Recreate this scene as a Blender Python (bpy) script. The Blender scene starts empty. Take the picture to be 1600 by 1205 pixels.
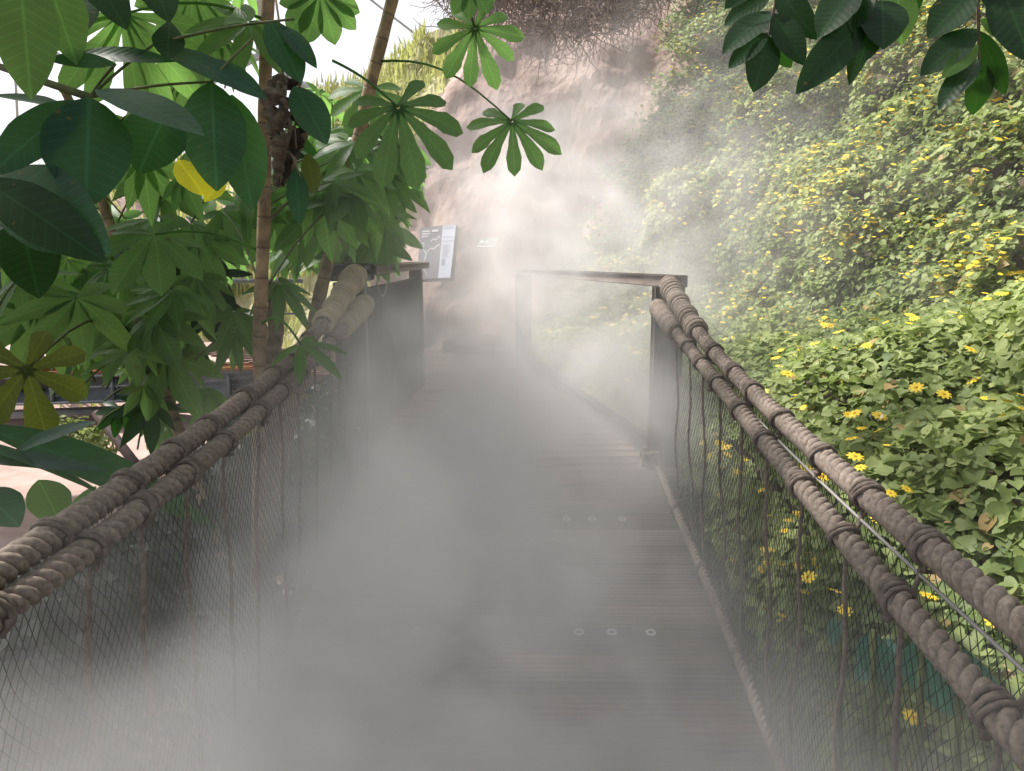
import bpy, math, random
import numpy as np
from mathutils import Vector, Matrix, noise as mnoise
R = math.radians
random.seed(7); rng = np.random.default_rng(7)
sc = bpy.context.scene
col = sc.collection

# ---------------------------------------------------------------- camera, sky, sun, exposure
EYE = Vector((0, 0, 1.65))
PITCH, YAW, FPX = 9.6, 0.76, 1200.0
cd = bpy.data.cameras.new('camera'); cam = bpy.data.objects.new('camera', cd); col.objects.link(cam)
cd.sensor_width = 36; cd.lens = 27; cd.clip_start = 0.05; cd.clip_end = 500
cam.location = EYE; cam.rotation_euler = (R(90 - PITCH), 0, R(YAW)); sc.camera = cam
CM = cam.rotation_euler.to_matrix()

SUN_EL, SUN_AZ = 52.0, -66.0           # azimuth measured from +Y towards +X
w = bpy.data.worlds.new("World"); sc.world = w; w.use_nodes = True
nt = w.node_tree; nt.nodes.clear()
sky = nt.nodes.new('ShaderNodeTexSky'); sky.sky_type = 'NISHITA'; sky.sun_disc = False
sky.sun_elevation = R(SUN_EL); sky.sun_rotation = R(SUN_AZ); sky.air_density = 1.0; sky.dust_density = 4.0; sky.ozone_density = 1.0
hs = nt.nodes.new('ShaderNodeHueSaturation'); hs.inputs['Saturation'].default_value = 0.22; hs.inputs['Value'].default_value = 1.0
bg = nt.nodes.new('ShaderNodeBackground'); bg.inputs[1].default_value = 0.14
wo = nt.nodes.new('ShaderNodeOutputWorld')
film = nt.nodes.new('ShaderNodeMix'); film.data_type = 'RGBA'; film.blend_type = 'MULTIPLY'; film.inputs[0].default_value = 1; film.inputs[7].default_value = (.985, .965, .99, 1)
nt.links.new(sky.outputs[0], hs.inputs['Color']); nt.links.new(hs.outputs[0], film.inputs[6]); nt.links.new(film.outputs[2], bg.inputs[0]); nt.links.new(bg.outputs[0], wo.inputs[0])
sd = bpy.data.lights.new('sun', 'SUN'); sd.energy = 4.1; sd.angle = R(2.5); sd.color = (1, 0.945, 0.88)
sun = bpy.data.objects.new('sun', sd); col.objects.link(sun)
SD = Vector((math.sin(R(SUN_AZ)) * math.cos(R(SUN_EL)), math.cos(R(SUN_AZ)) * math.cos(R(SUN_EL)), math.sin(R(SUN_EL))))
sun.rotation_euler = SD.to_track_quat('Z', 'Y').to_euler()
sc.view_settings.view_transform = 'Standard'; sc.view_settings.look = 'None'
sc.view_settings.gamma = 1; sc.view_settings.exposure = 0.82
sc.render.engine = 'CYCLES'
cy = sc.cycles
cy.max_bounces = 6; cy.diffuse_bounces = 3; cy.glossy_bounces = 2; cy.transmission_bounces = 3; cy.volume_bounces = 2
cy.transparent_max_bounces = 8; cy.volume_step_rate = 1.0; cy.volume_max_steps = 128
cy.use_denoising = True; cy.sample_clamp_indirect = 4
cy.caustics_reflective = False; cy.caustics_refractive = False

# ---------------------------------------------------------------- helpers
def ray(px, py):
    v = Vector(((px - 800) / FPX, -(py - 602.5) / FPX, -1.0)); v = CM @ v
    return v / v.y
def P(px, py, D):
    return EYE + ray(px, py) * D
def project(V):                                   # Nx3 -> px,py
    M = np.array(CM.transposed()); q = (V - np.array(EYE)) @ M.T
    return 800 + FPX * q[:, 0] / -q[:, 2], 602.5 - FPX * q[:, 1] / -q[:, 2]
def tag(o, label=None, cat=None, group=None, kind=None):
    if label: o['label'] = label
    if cat: o['category'] = cat
    if group: o['group'] = group
    if kind: o['kind'] = kind
    return o
def empty(name, loc, label, cat, group=None):
    o = bpy.data.objects.new(name, None); col.objects.link(o); o.location = loc
    o.empty_display_size = .05
    return tag(o, label, cat, group)
class MB:
    def __init__(s): s.V = []; s.F = []; s.U = []; s.Rn = []; s.n = 0; s.M = []
    def add(s, V, F, uv=None, rnd=0.5, mi=0):
        V = np.asarray(V, float); s.V.append(V)
        for f in F: s.F.append([i + s.n for i in f]); s.M.append(mi)
        s.U.append(np.zeros((len(V), 2)) if uv is None else np.asarray(uv, float))
        s.Rn.append(np.full(len(V), rnd)); s.n += len(V)
    def scatter(s, T, TF, TU, pos, rot, scl, rnd, mi=0):
        n = len(pos); k = len(T)
        V = np.einsum('nij,kj->nki', rot, T) * scl[:, None, None] + pos[:, None, :]
        s.V.append(V.reshape(-1, 3)); TF = [list(f) for f in TF]
        for i in range(n):
            b = s.n + i * k
            for f in TF: s.F.append([b + j for j in f])
        s.M.extend([mi] * (n * len(TF)))
        s.U.append(np.tile(TU, (n, 1))); s.Rn.append(np.repeat(rnd, k)); s.n += n * k
    def build(s, name, mats, parent=None, smooth=True, loc=None):
        me = bpy.data.meshes.new(name)
        V = np.concatenate(s.V) if s.V else np.zeros((0, 3))
        if loc is None and parent is not None: V = V - np.array(root_loc(parent))
        elif loc is not None: V = V - np.array(loc)
        lens = np.fromiter((len(f) for f in s.F), int, len(s.F)); tot = int(lens.sum())
        flat = np.fromiter((i for f in s.F for i in f), np.int32, tot)
        me.vertices.add(len(V)); me.vertices.foreach_set('co', V.ravel())
        me.loops.add(tot); me.loops.foreach_set('vertex_index', flat)
        me.polygons.add(len(lens)); me.polygons.foreach_set('loop_start', np.concatenate([[0], np.cumsum(lens)[:-1]]).astype(np.int32))
        me.polygons.foreach_set('loop_total', lens.astype(np.int32))
        me.polygons.foreach_set('material_index', np.array(s.M, np.int32))
        me.update(calc_edges=True)
        uv = me.uv_layers.new(name='UVMap'); U = np.concatenate(s.U); uv.data.foreach_set('uv', U[flat].ravel())
        at = me.attributes.new('rnd', 'FLOAT', 'POINT'); at.data.foreach_set('value', np.concatenate(s.Rn))
        if smooth: me.polygons.foreach_set('use_smooth', np.ones(len(lens), bool))
        for m in (mats if isinstance(mats, (list, tuple)) else [mats]): me.materials.append(m)
        o = bpy.data.objects.new(name, me); col.objects.link(o)
        if parent is not None: o.parent = parent
        elif loc is not None: o.location = loc
        return o
def root_loc(o):
    v = Vector(o.location)
    while o.parent: o = o.parent; v += Vector(o.location)
    return v
def frames(Pt):
    Pt = np.asarray(Pt, float); T = np.gradient(Pt, axis=0); T /= np.linalg.norm(T, axis=1)[:, None] + 1e-9
    a = np.array([0, 0, 1.0]) if abs(T[0][2]) < .9 else np.array([1.0, 0, 0])
    N = []; n = np.cross(T[0], a); n /= np.linalg.norm(n)
    for t in T:
        n = n - t * np.dot(n, t); n /= np.linalg.norm(n) + 1e-9; N.append(n)
    N = np.array(N); return T, N, np.cross(T, N)
def tube(mb, Pt, r, sides=8, rnd=.5, caps=True, mi=0):
    Pt = np.asarray([tuple(p) for p in Pt], float); n = len(Pt); T, N, B = frames(Pt)
    r = np.full(n, r) if np.isscalar(r) else np.asarray(r, float)
    a = np.arange(sides) * 2 * math.pi / sides
    V = Pt[:, None, :] + r[:, None, None] * (np.cos(a)[None, :, None] * N[:, None, :] + np.sin(a)[None, :, None] * B[:, None, :])
    L = np.concatenate([[0], np.cumsum(np.linalg.norm(np.diff(Pt, axis=0), axis=1))])
    uv = np.stack(np.broadcast_arrays(a[None, :] / (2 * math.pi), L[:, None]), -1).reshape(-1, 2)
    F = [[i * sides + j, i * sides + (j + 1) % sides, (i + 1) * sides + (j + 1) % sides, (i + 1) * sides + j] for i in range(n - 1) for j in range(sides)]
    if caps: F += [list(range(sides))[::-1], [(n - 1) * sides + j for j in range(sides)]]
    mb.add(V.reshape(-1, 3), F, uv, rnd, mi)
def box(mb, c, s, rot=None, mi=0, rnd=.5, bev=0.0):
    c = np.array(c, float); h = np.array(s, float) / 2
    if bev <= 0:
        V = np.array([[x, y, z] for x in (-1, 1) for y in (-1, 1) for z in (-1, 1)]) * h
        F = [[0, 1, 3, 2], [4, 6, 7, 5], [0, 4, 5, 1], [2, 3, 7, 6], [0, 2, 6, 4], [1, 5, 7, 3]]
    else:
        V = []; 
        for x in (-1, 1):
            for y in (-1, 1):
                for z in (-1, 1):
                    for k in range(3):
                        v = h * np.array([x, y, z]); q = v - np.array([x, y, z]) * bev; q[k] = v[k]; V.append(q)
        V = np.array(V)
        def id_(x, y, z, k): return (((x > 0) * 2 + (y > 0)) * 2 + (z > 0)) * 3 + k
        F = []
        for k in range(3):
            a, b = (k + 1) % 3, (k + 2) % 3
            for sg in (-1, 1):
                f = []
                for (u, v) in ((-1, -1), (1, -1), (1, 1), (-1, 1)):
                    q = [0, 0, 0]; q[k] = sg; q[a] = u; q[b] = v; f.append(id_(*q, k))
                F.append(f if sg > 0 else f[::-1])
            for u in (-1, 1):
                for v in (-1, 1):
                    q0 = [0, 0, 0]; q1 = [0, 0, 0]; q0[a] = q1[a] = u; q0[b] = q1[b] = v; q0[k] = -1; q1[k] = 1
                    f = [id_(*q0, a), id_(*q1, a), id_(*q1, b), id_(*q0, b)]; F.append(f if u * v > 0 else f[::-1])
        for x in (-1, 1):
            for y in (-1, 1):
                for z in (-1, 1):
                    f = [id_(x, y, z, 0), id_(x, y, z, 1), id_(x, y, z, 2)]; F.append(f if x * y * z > 0 else f[::-1])
    if rot is not None: V = V @ np.array(rot).T
    uv = V[:, [0, 1]]
    mb.add(V + c, F, uv, rnd, mi)
def beam(mb, a, b, wd, ht, mi=0, bev=0.004, rnd=.5):
    a = Vector(a); b = Vector(b); d = (b - a); L = d.length; d.normalize()
    up = Vector((0, 0, 1)); s = d.cross(up)
    if s.length < .01: s = Vector((1, 0, 0))
    s.normalize(); u = s.cross(d)
    M = Matrix((s, d, u)).transposed()
    box(mb, (a + b) / 2, (wd, L, ht), M, mi, rnd, bev)

# ---------------------------------------------------------------- materials
def mat(name):
    m = bpy.data.materials.new(name); m.use_nodes = True; t = m.node_tree; t.nodes.clear()
    o = t.nodes.new('ShaderNodeOutputMaterial'); p = t.nodes.new('ShaderNodeBsdfPrincipled')
    t.links.new(p.outputs[0], o.inputs[0]); return m, t, p, o
def N_(t, typ, **k):
    n = t.nodes.new(typ)
    for a, b in k.items():
        if a.startswith('i_'): n.inputs[a[2:].replace('_', ' ')].default_value = b
        else: setattr(n, a, b)
    return n
def noise_mat(name, c1, c2, scale=20, rough=.85, bump=.3, detail=6, stretch=(1, 1, 1), c3=None, dist=.01, spec=.3):
    m, t, p, o = mat(name); L = t.links.new
    tc = N_(t, 'ShaderNodeTexCoord'); mp = N_(t, 'ShaderNodeMapping'); mp.inputs['Scale'].default_value = stretch
    geo = N_(t, 'ShaderNodeNewGeometry'); L(geo.outputs['Position'], mp.inputs[0])
    n1 = N_(t, 'ShaderNodeTexNoise', i_Scale=scale, i_Detail=detail); L(mp.outputs[0], n1.inputs['Vector'])
    cr = N_(t, 'ShaderNodeValToRGB'); cr.color_ramp.elements[0].color = (*c1, 1); cr.color_ramp.elements[1].color = (*c2, 1)
    cr.color_ramp.elements[0].position = .3; cr.color_ramp.elements[1].position = .7
    L(n1.outputs[0], cr.inputs[0]); out = cr.outputs[0]
    if c3:
        n2 = N_(t, 'ShaderNodeTexNoise', i_Scale=scale * .13, i_Detail=4); L(mp.outputs[0], n2.inputs['Vector'])
        mr = N_(t, 'ShaderNodeMapRange'); mr.inputs[1].default_value = .45; mr.inputs[2].default_value = .65; L(n2.outputs[0], mr.inputs[0])
        mx = N_(t, 'ShaderNodeMix', data_type='RGBA'); L(mr.outputs[0], mx.inputs[0]); L(out, mx.inputs[6]); mx.inputs[7].default_value = (*c3, 1); out = mx.outputs[2]
    at = N_(t, 'ShaderNodeAttribute', attribute_name='rnd'); ma = N_(t, 'ShaderNodeMath', operation='MULTIPLY_ADD'); ma.inputs[1].default_value = .5; ma.inputs[2].default_value = .75
    L(at.outputs['Fac'], ma.inputs[0]); hv = N_(t, 'ShaderNodeHueSaturation'); L(ma.outputs[0], hv.inputs['Value']); L(out, hv.inputs['Color'])
    L(hv.outputs[0], p.inputs['Base Color']); p.inputs['Roughness'].default_value = rough; p.inputs['Specular IOR Level'].default_value = spec
    bp = N_(t, 'ShaderNodeBump', i_Strength=bump, i_Distance=dist); L(n1.outputs[0], bp.inputs['Height']); L(bp.outputs[0], p.inputs['Normal'])
    return m
def plain(name, c, rough=.6, metal=0, spec=.5):
    m, t, p, o = mat(name); p.inputs['Base Color'].default_value = (*c, 1); p.inputs['Roughness'].default_value = rough
    p.inputs['Metallic'].default_value = metal; p.inputs['Specular IOR Level'].default_value = spec; return m
def leaf_mat(name, dark, light, trans, tw=.4, rough=.45, veins=9.0, spec=.28, vein_c=2.0):
    """green blade: colour varies from leaf to leaf, midrib and side veins from the leaf's own UVs"""
    m, t, p, o = mat(name); L = t.links.new
    at = N_(t, 'ShaderNodeAttribute', attribute_name='rnd')
    cr = N_(t, 'ShaderNodeValToRGB'); cr.color_ramp.elements[0].color = (*dark, 1); cr.color_ramp.elements[1].color = (*light, 1)
    if name == 'creeper_leaf':
        cr.color_ramp.elements[1].position = .88; e = cr.color_ramp.elements.new(.97); e.color = (*light, 1); e = cr.color_ramp.elements.new(1.0); e.color = (.34, .24, .10, 1)
    L(at.outputs['Fac'], cr.inputs[0]); out = cr.outputs[0]
    geo = N_(t, 'ShaderNodeNewGeometry')
    if veins:                                      # small brown blemishes
        sn = N_(t, 'ShaderNodeTexNoise', i_Scale=38.0, i_Detail=3.0); L(geo.outputs['Position'], sn.inputs['Vector'])
        sm = N_(t, 'ShaderNodeMapRange'); sm.inputs[1].default_value = .70; sm.inputs[2].default_value = .74; L(sn.outputs[0], sm.inputs[0])
        sx = N_(t, 'ShaderNodeMix', data_type='RGBA'); L(sm.outputs[0], sx.inputs[0]); L(out, sx.inputs[6]); sx.inputs[7].default_value = (.10, .07, .03, 1); out = sx.outputs[2]
    nz = N_(t, 'ShaderNodeTexNoise', i_Scale=14.0, i_Detail=5.0); L(geo.outputs['Position'], nz.inputs['Vector'])
    if veins:
        uv = N_(t, 'ShaderNodeUVMap'); sp = N_(t, 'ShaderNodeSeparateXYZ'); L(uv.outputs[0], sp.inputs[0])
        ab = N_(t, 'ShaderNodeMath', operation='ABSOLUTE'); L(sp.outputs[0], ab.inputs[0])
        v1 = N_(t, 'ShaderNodeMath', operation='MULTIPLY_ADD'); L(ab.outputs[0], v1.inputs[0]); v1.inputs[1].default_value = -.16; L(sp.outputs[1], v1.inputs[2])
        v2 = N_(t, 'ShaderNodeMath', operation='MULTIPLY'); L(v1.outputs[0], v2.inputs[0]); v2.inputs[1].default_value = veins
        fr = N_(t, 'ShaderNodeMath', operation='PINGPONG'); L(v2.outputs[0], fr.inputs[0]); fr.inputs[1].default_value = .5
        mr = N_(t, 'ShaderNodeMapRange', interpolation_type='SMOOTHSTEP'); mr.inputs[1].default_value = 0; mr.inputs[2].default_value = .10; mr.inputs[3].default_value = 1; mr.inputs[4].default_value = 0
        L(fr.outputs[0], mr.inputs[0])
        mm = N_(t, 'ShaderNodeMapRange', interpolation_type='SMOOTHSTEP'); mm.inputs[1].default_value = 0.015; mm.inputs[2].default_value = .07; mm.inputs[3].default_value = 1.4; mm.inputs[4].default_value = 0
        L(ab.outputs[0], mm.inputs[0])
        mx = N_(t, 'ShaderNodeMath', operation='MAXIMUM'); L(mr.outputs[0], mx.inputs[0]); L(mm.outputs[0], mx.inputs[1])
        sc_ = N_(t, 'ShaderNodeMath', operation='MULTIPLY_ADD'); L(mx.outputs[0], sc_.inputs[0]); sc_.inputs[1].default_value = .35 * (vein_c - 1) / .6; sc_.inputs[2].default_value = 1
        hv = N_(t, 'ShaderNodeHueSaturation'); L(sc_.outputs[0], hv.inputs['Value']); L(out, hv.inputs['Color']); out = hv.outputs[0]
        bh = N_(t, 'ShaderNodeMath', operation='MULTIPLY_ADD'); L(fr.outputs[0], bh.inputs[0]); bh.inputs[1].default_value = 1.0; L(nz.outputs[0], bh.inputs[2])
        bp = N_(t, 'ShaderNodeBump', i_Strength=.3, i_Distance=.0015); L(bh.outputs[0], bp.inputs['Height']); L(bp.outputs[0], p.inputs['Normal'])
    h2 = N_(t, 'ShaderNodeHueSaturation'); m2 = N_(t, 'ShaderNodeMath', operation='MULTIPLY_ADD'); m2.inputs[1].default_value = .9; m2.inputs[2].default_value = .55
    L(nz.outputs[0], m2.inputs[0]); L(m2.outputs[0], h2.inputs['Value']); L(out, h2.inputs['Color'])
    L(h2.outputs[0], p.inputs['Base Color']); p.inputs['Roughness'].default_value = rough; p.inputs['Specular IOR Level'].default_value = spec
    tr = N_(t, 'ShaderNodeBsdfTranslucent')
    mt = N_(t, 'ShaderNodeMix', data_type='RGBA', blend_type='MULTIPLY'); mt.inputs[0].default_value = .35; mt.inputs[6].default_value = (*trans, 1)
    hh = N_(t, 'ShaderNodeHueSaturation'); hh.inputs['Value'].default_value = 6; L(h2.outputs[0], hh.inputs['Color']); L(hh.outputs[0], mt.inputs[7])
    L(mt.outputs[2], tr.inputs['Color'])
    ms = N_(t, 'ShaderNodeMixShader'); ms.inputs[0].default_value = tw; L(p.outputs[0], ms.inputs[1]); L(tr.outputs[0], ms.inputs[2]); L(ms.outputs[0], o.inputs[0])
    return m
M = {}
M['rope'] = noise_mat('rope', (.14, .112, .095), (.30, .25, .21), 110, .95, .8, 8, dist=.002, spec=.1)
M['rope_new'] = noise_mat('rope_pale', (.30, .24, .15), (.46, .38, .27), 22, .95, .2, 8, dist=.002)
M['cord'] = noise_mat('cord', (.09, .07, .058), (.22, .18, .15), 80, .95, .5, 8, dist=.002)
M['net'] = plain('net', (.012, .018, .014), .9, 0, .1)
M['cable'] = plain('cable', (.30, .29, .28), .6, .3)
M['wood'] = noise_mat('wood', (.10, .075, .06), (.20, .16, .135), 14, .8, .5, 8, (1, .12, 1), dist=.003)
M['deck'] = noise_mat('deck', (.17, .14, .13), (.33, .275, .25), 9, .5, .4, 10, (.25, 6, 1), c3=(.16, .145, .135), dist=.002)
M['groove_shade'] = noise_mat('deck_groove_shade', (.02, .018, .017), (.05, .045, .042), 120, .9, .5, 4, dist=.001)  # groove floors coloured dark to stand for the shade inside them
M['deck_far'] = noise_mat('deck_far', (.40, .24, .19), (.54, .36, .30), 9, .8, .4, 10, (.25, 6, 1), dist=.002)
M['dark_wood'] = noise_mat('dark_wood', (.03, .018, .015), (.075, .045, .038), 12, .7, .4, 8, (1, 1, .15), dist=.003)
M['cap_wood'] = noise_mat('cap_wood', (.20, .15, .105), (.33, .26, .19), 12, .75, .4, 8, (1, .15, 1), dist=.003)
M['black'] = plain('black_cap', (.012, .014, .015), .6, 0, .2)
M['washer'] = plain('washer', (.75, .74, .72), .4, .2)
M['rock'] = noise_mat('rock', (.31, .22, .19), (.46, .35, .305), 7, .95, 1.0, 12, (1, 1, .55), c3=(.33, .23, .195), dist=.05)
M['dry_bank'] = noise_mat('dry_bank', (.28, .27, .14), (.44, .42, .25), 9, .95, .6, 8)
M['soil'] = noise_mat('soil', (.05, .045, .03), (.11, .09, .06), 6, .95, .5, 8)
M['pink'] = noise_mat('pink_ground', (.32, .23, .20), (.45, .34, .30), 3, .95, .4, 8)
M['bark'] = None
M['root'] = noise_mat('dead_stem', (.16, .11, .085), (.36, .27, .22), 30, .9, .3, 4)
M['steel'] = noise_mat('steel', (.16, .18, .20), (.24, .26, .28), 10, .5, .1, 4, spec=.5)
M['tubes'] = plain('roof_tube', (.55, .57, .60), .5, .2)
M['orange'] = noise_mat('orange_timber', (.32, .13, .06), (.48, .22, .10), 12, .7, .2, 6)
M['dead'] = noise_mat('dead_leaf', (.08, .062, .05), (.26, .20, .16), 35, .9, .8, 8, dist=.01)
M['big'] = leaf_mat('big_leaf', (.012, .045, .04), (.03, .085, .05), (.16, .42, .05), .30, .38, 11)
M['palm'] = leaf_mat('palmate_leaf', (.028, .075, .025), (.085, .165, .05), (.35, .56, .16), .52, .42, 12)
M['cecro'] = leaf_mat('cecropia_leaf', (.035, .09, .035), (.09, .17, .06), (.32, .52, .15), .42, .5, 10)
M['olive'] = leaf_mat('olive_leaf', (.045, .07, .015), (.09, .11, .02), (.25, .30, .04), .4, .5, 10)
M['yellow'] = leaf_mat('yellow_leaf', (.55, .50, .03), (.75, .70, .06), (.8, .75, .1), .5, .5, 9)
M['dkleaf'] = leaf_mat('dark_leaf', (.008, .03, .010), (.018, .05, .016), (.06, .20, .02), .22, .4, 11)
M['cover'] = leaf_mat('creeper_leaf', (.10, .145, .045), (.30, .35, .13), (.42, .50, .2), .26, .55, 0)
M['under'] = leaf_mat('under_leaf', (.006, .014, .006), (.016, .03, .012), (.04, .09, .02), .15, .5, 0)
M['teal'] = leaf_mat('teal_leaf', (.05, .13, .11), (.08, .18, .15), (.15, .35, .22), .25, .4, 12)
M['palegr'] = leaf_mat('dry_grass', (.24, .25, .11), (.44, .44, .23), (.45, .48, .22), .35, .8, 0)
M['petal'] = plain('petal', (.80, .58, .03), .6); M['disc'] = plain('flower_centre', (.55, .28, .02), .8)
M['stem'] = noise_mat('green_stem', (.06, .09, .03), (.16, .17, .07), 20, .6, .1, 3)
M['white'] = plain('white', (.8, .8, .8), .5)
def bark_mat():
    m, t, p, o = mat('ringed_bark'); L = t.links.new
    uv = N_(t, 'ShaderNodeUVMap'); sp = N_(t, 'ShaderNodeSeparateXYZ'); L(uv.outputs[0], sp.inputs[0])
    geo = N_(t, 'ShaderNodeNewGeometry'); nz = N_(t, 'ShaderNodeTexNoise', i_Scale=18.0, i_Detail=8.0); L(geo.outputs['Position'], nz.inputs['Vector'])
    a = N_(t, 'ShaderNodeMath', operation='MULTIPLY_ADD'); L(nz.outputs[0], a.inputs[0]); a.inputs[1].default_value = .02; L(sp.outputs[1], a.inputs[2])
    b = N_(t, 'ShaderNodeMath', operation='MULTIPLY'); L(a.outputs[0], b.inputs[0]); b.inputs[1].default_value = 9
    c = N_(t, 'ShaderNodeMath', operation='PINGPONG'); L(b.outputs[0], c.inputs[0]); c.inputs[1].default_value = .5
    mr = N_(t, 'ShaderNodeMapRange'); mr.inputs[1].default_value = 0; mr.inputs[2].default_value = .06; mr.inputs[3].default_value = .5; mr.inputs[4].default_value = 1; L(c.outputs[0], mr.inputs[0])
    cr = N_(t, 'ShaderNodeValToRGB'); cr.color_ramp.elements[0].color = (.17, .115, .07, 1); cr.color_ramp.elements[1].color = (.44, .30, .18, 1)
    cr.color_ramp.elements[0].position = .3; cr.color_ramp.elements[1].position = .7; L(nz.outputs[0], cr.inputs[0])
    hv = N_(t, 'ShaderNodeHueSaturation'); L(mr.outputs[0], hv.inputs['Value']); L(cr.outputs[0], hv.inputs['Color']); L(hv.outputs[0], p.inputs['Base Color'])
    bp = N_(t, 'ShaderNodeBump', i_Strength=.6, i_Distance=.006); L(mr.outputs[0], bp.inputs['Height']); L(bp.outputs[0], p.inputs['Normal'])
    p.inputs['Roughness'].default_value = .75; return m
M['bark'] = bark_mat()

# ---------------------------------------------------------------- terrain: slope, rock wall, banks
def zd(y):                                     # bridge deck height
    if y > 3.8: return .57
    if y < 0: return .125 * y * .6
    return .125 * y + .0066 * y * y
def rail_x(y): return .78 if y < 3.9 else max(-.4, .78 - (y - 3.9) * .2)
BASE = np.array([(2.3, -3), (2.4, 0), (2.45, 2), (2.4, 4), (2.2, 6), (1.75, 8), (.95, 9.3), (-.3, 10.0), (-1.75, 10.5), (-2.7, 11.1), (-4.3, 12.4), (-6.0, 14.5)], float)
seg = np.concatenate([[0], np.cumsum(np.linalg.norm(np.diff(BASE, axis=0), axis=1))])
def base_at(s):
    s = np.clip(s, 0, seg[-1]); return np.stack([np.interp(s, seg, BASE[:, 0]), np.interp(s, seg, BASE[:, 1])], -1)
def wall_pt(s, t, bumps=True):
    e = .35
    b = (base_at(s - .8) + base_at(s) + base_at(s + .8) + base_at(s - .4) + base_at(s + .4)) / 5
    d = base_at(s + e) - base_at(s - e); d /= np.linalg.norm(d) + 1e-9
    n = np.array([d[1], -d[0]])                 # into the hill
    k = min(max((s - 11.5) / 3.0, 0), 1)        # green slope leans more than the rock
    lean = .62 * (1 - k) + .34 * k
    off = lean * t + .03 * t * t
    p = Vector((b[0] + n[0] * off, b[1] + n[1] * off, .2 + t))
    if bumps:
        q = mnoise.fractal(p * .55, 1, 2, 4) * .24 + mnoise.fractal(p * 2.2, .9, 2, 3) * .05
        if k > .5: q += .16 * mnoise.fractal(Vector((p.x * 1.1, p.y * 1.1, p.z * .35)), 1, 2, 3)
        p.x -= n[0] * q; p.y -= n[1] * q; p.z += q * .3
    return p
S = np.linspace(0, seg[-1], 170); TT = np.linspace(-1.6, 5.6, 70)
mb = MB(); G = np.array([[tuple(wall_pt(s, t * (1 - .20 * min(1, max(0, (s - seg[8] - .2) / (seg[10] - seg[8])))) if t > 0 else t)) for t in TT] for s in S]); ns, ntt = len(S), len(TT)
F = [[i * ntt + j, i * ntt + j + 1, (i + 1) * ntt + j + 1, (i + 1) * ntt + j] for i in range(ns - 1) for j in range(ntt - 1)]
mb.add(G.reshape(-1, 3), F)
fc = np.array([G.reshape(-1, 3)[f].mean(0) for f in F]); fx, fy = project(fc)
mb.M = [1 if a > np.interp(b, [-200, 0, 150, 320, 430, 520, 700], [1140, 1105, 1065, 990, 935, 880, 860]) or y < 5 else 0 for a, b, y in zip(fx, fy, fc[:, 1])]
sf = np.repeat((S[:-1] + S[1:]) / 2, ntt - 1); mb.M = [2 if q > seg[8] + .45 + .3 * mnoise.noise(Vector(c_)) else m_ for q, m_, c_ in zip(sf, mb.M, fc)]
tag(mb.build('rock_slope', [M['rock'], M['soil'], M['dry_bank']]), kind='structure')
# flat top of the hill behind the wall's upper edge
mb = MB()
top = G[:, -1, :]; outp = top + np.stack([np.where(top[:, 0] > 1, 14, 0), np.where(top[:, 0] > 1, 6, 14), np.full(ns, 2.5)], -1)
mb.add(np.concatenate([top, outp]), [[i, ns + i, ns + i + 1, i + 1] for i in range(ns - 1)])
tag(mb.build('hilltop', M['soil']), kind='structure')
mb = MB(); mb.add([(-60, -30, -2.6), (60, -30, -2.6), (60, 90, -2.6), (-60, 90, -2.6)], [[0, 1, 2, 3]])
tag(mb.build('ground', M['soil']), kind='structure')
# bank between the railing and the slope
PU = [-.5, .08, .16, .30, .60, 1.0, 1.6, 2.2, 3.4]; PZ = [-1.6, -.9, .15, .72, .98, 1.15, 1.35, 1.5, 1.7]
def bank_z(x, y):
    u = x - rail_x(y); z = np.interp(u, PU, PZ)
    k = min(max((y - 3.6) / 2.2, 0), 1)
    z = z * (1 - k) + k * np.interp(u, [-.5, .1, .22, .5, .9, 1.5, 3], [-.6, -.3, .38, .74, .84, .86, 1.2])
    r = min(max((y - 1) / 3, 0), 1); z -= .12 * (1 - r) * (u > .2)
    return z + .13 * mnoise.fractal(Vector((x * 1.3, y * 1.3, 3)), 1, 2, 3)
XX = np.linspace(-.3, 3.4, 75); YY = np.linspace(-3, 10.5, 130)
B = np.array([[(x + rail_x(y) - .55 , y, bank_z(x + rail_x(y) - .55, y)) for x in XX] for y in YY])
mb = MB(); nx = len(XX)
mb.add(B.reshape(-1, 3), [[i * nx + j, i * nx + j + 1, (i + 1) * nx + j + 1, (i + 1) * nx + j] for i in range(len(YY) - 1) for j in range(nx - 1)])
tag(mb.build('bank', M['soil']), kind='structure')

# ---------------------------------------------------------------- leaves
def leaf_grid(L, W, prof='ellip', fold=.18, droop=.5, nx=9, wav=.0, sd=0):
    """local: x across, y along, z up"""
    s = np.array([-1, -.5, 0, .5, 1.0]); V = []; U = []
    y = 0; z = 0; ang = 0
    for i in range(nx + 1):
        t = i / nx
        if prof == 'ellip': wv = math.sin(math.pi * min(t, 1) ** .95) ** .75
        elif prof == 'obov': wv = math.sin(math.pi * t ** 1.5) ** .8 if 0 < t < 1 else 0
        elif prof == 'lance': wv = (math.sin(math.pi * t ** .9) ** 1.0) * (1 - .25 * t)
        elif prof == 'lobe': wv = (.30 + .70 * (min(t / .68, 1) ** 1.5)) * (math.sqrt(max(0, 1 - max(0, (t - .68) / .32) ** 2)))
        wv = max(wv, .03) * W / 2
        wob = 1 + wav * math.sin(t * 23 + sd)
        a = droop * t
        if i: y += math.cos(a) * L / nx; z -= math.sin(a) * L / nx
        for k in s:
            V.append((k * wv * wob, y, z + fold * abs(k) * wv + wav * .3 * wv * k * math.sin(t * 17 + sd * 2))); U.append((k * wv / W * 2, t))
    F = [[i * 5 + j, i * 5 + j + 1, i * 5 + j + 6, i * 5 + j + 5] for i in range(nx) for j in range(4)]
    return np.array(V), F, np.array(U)
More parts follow.
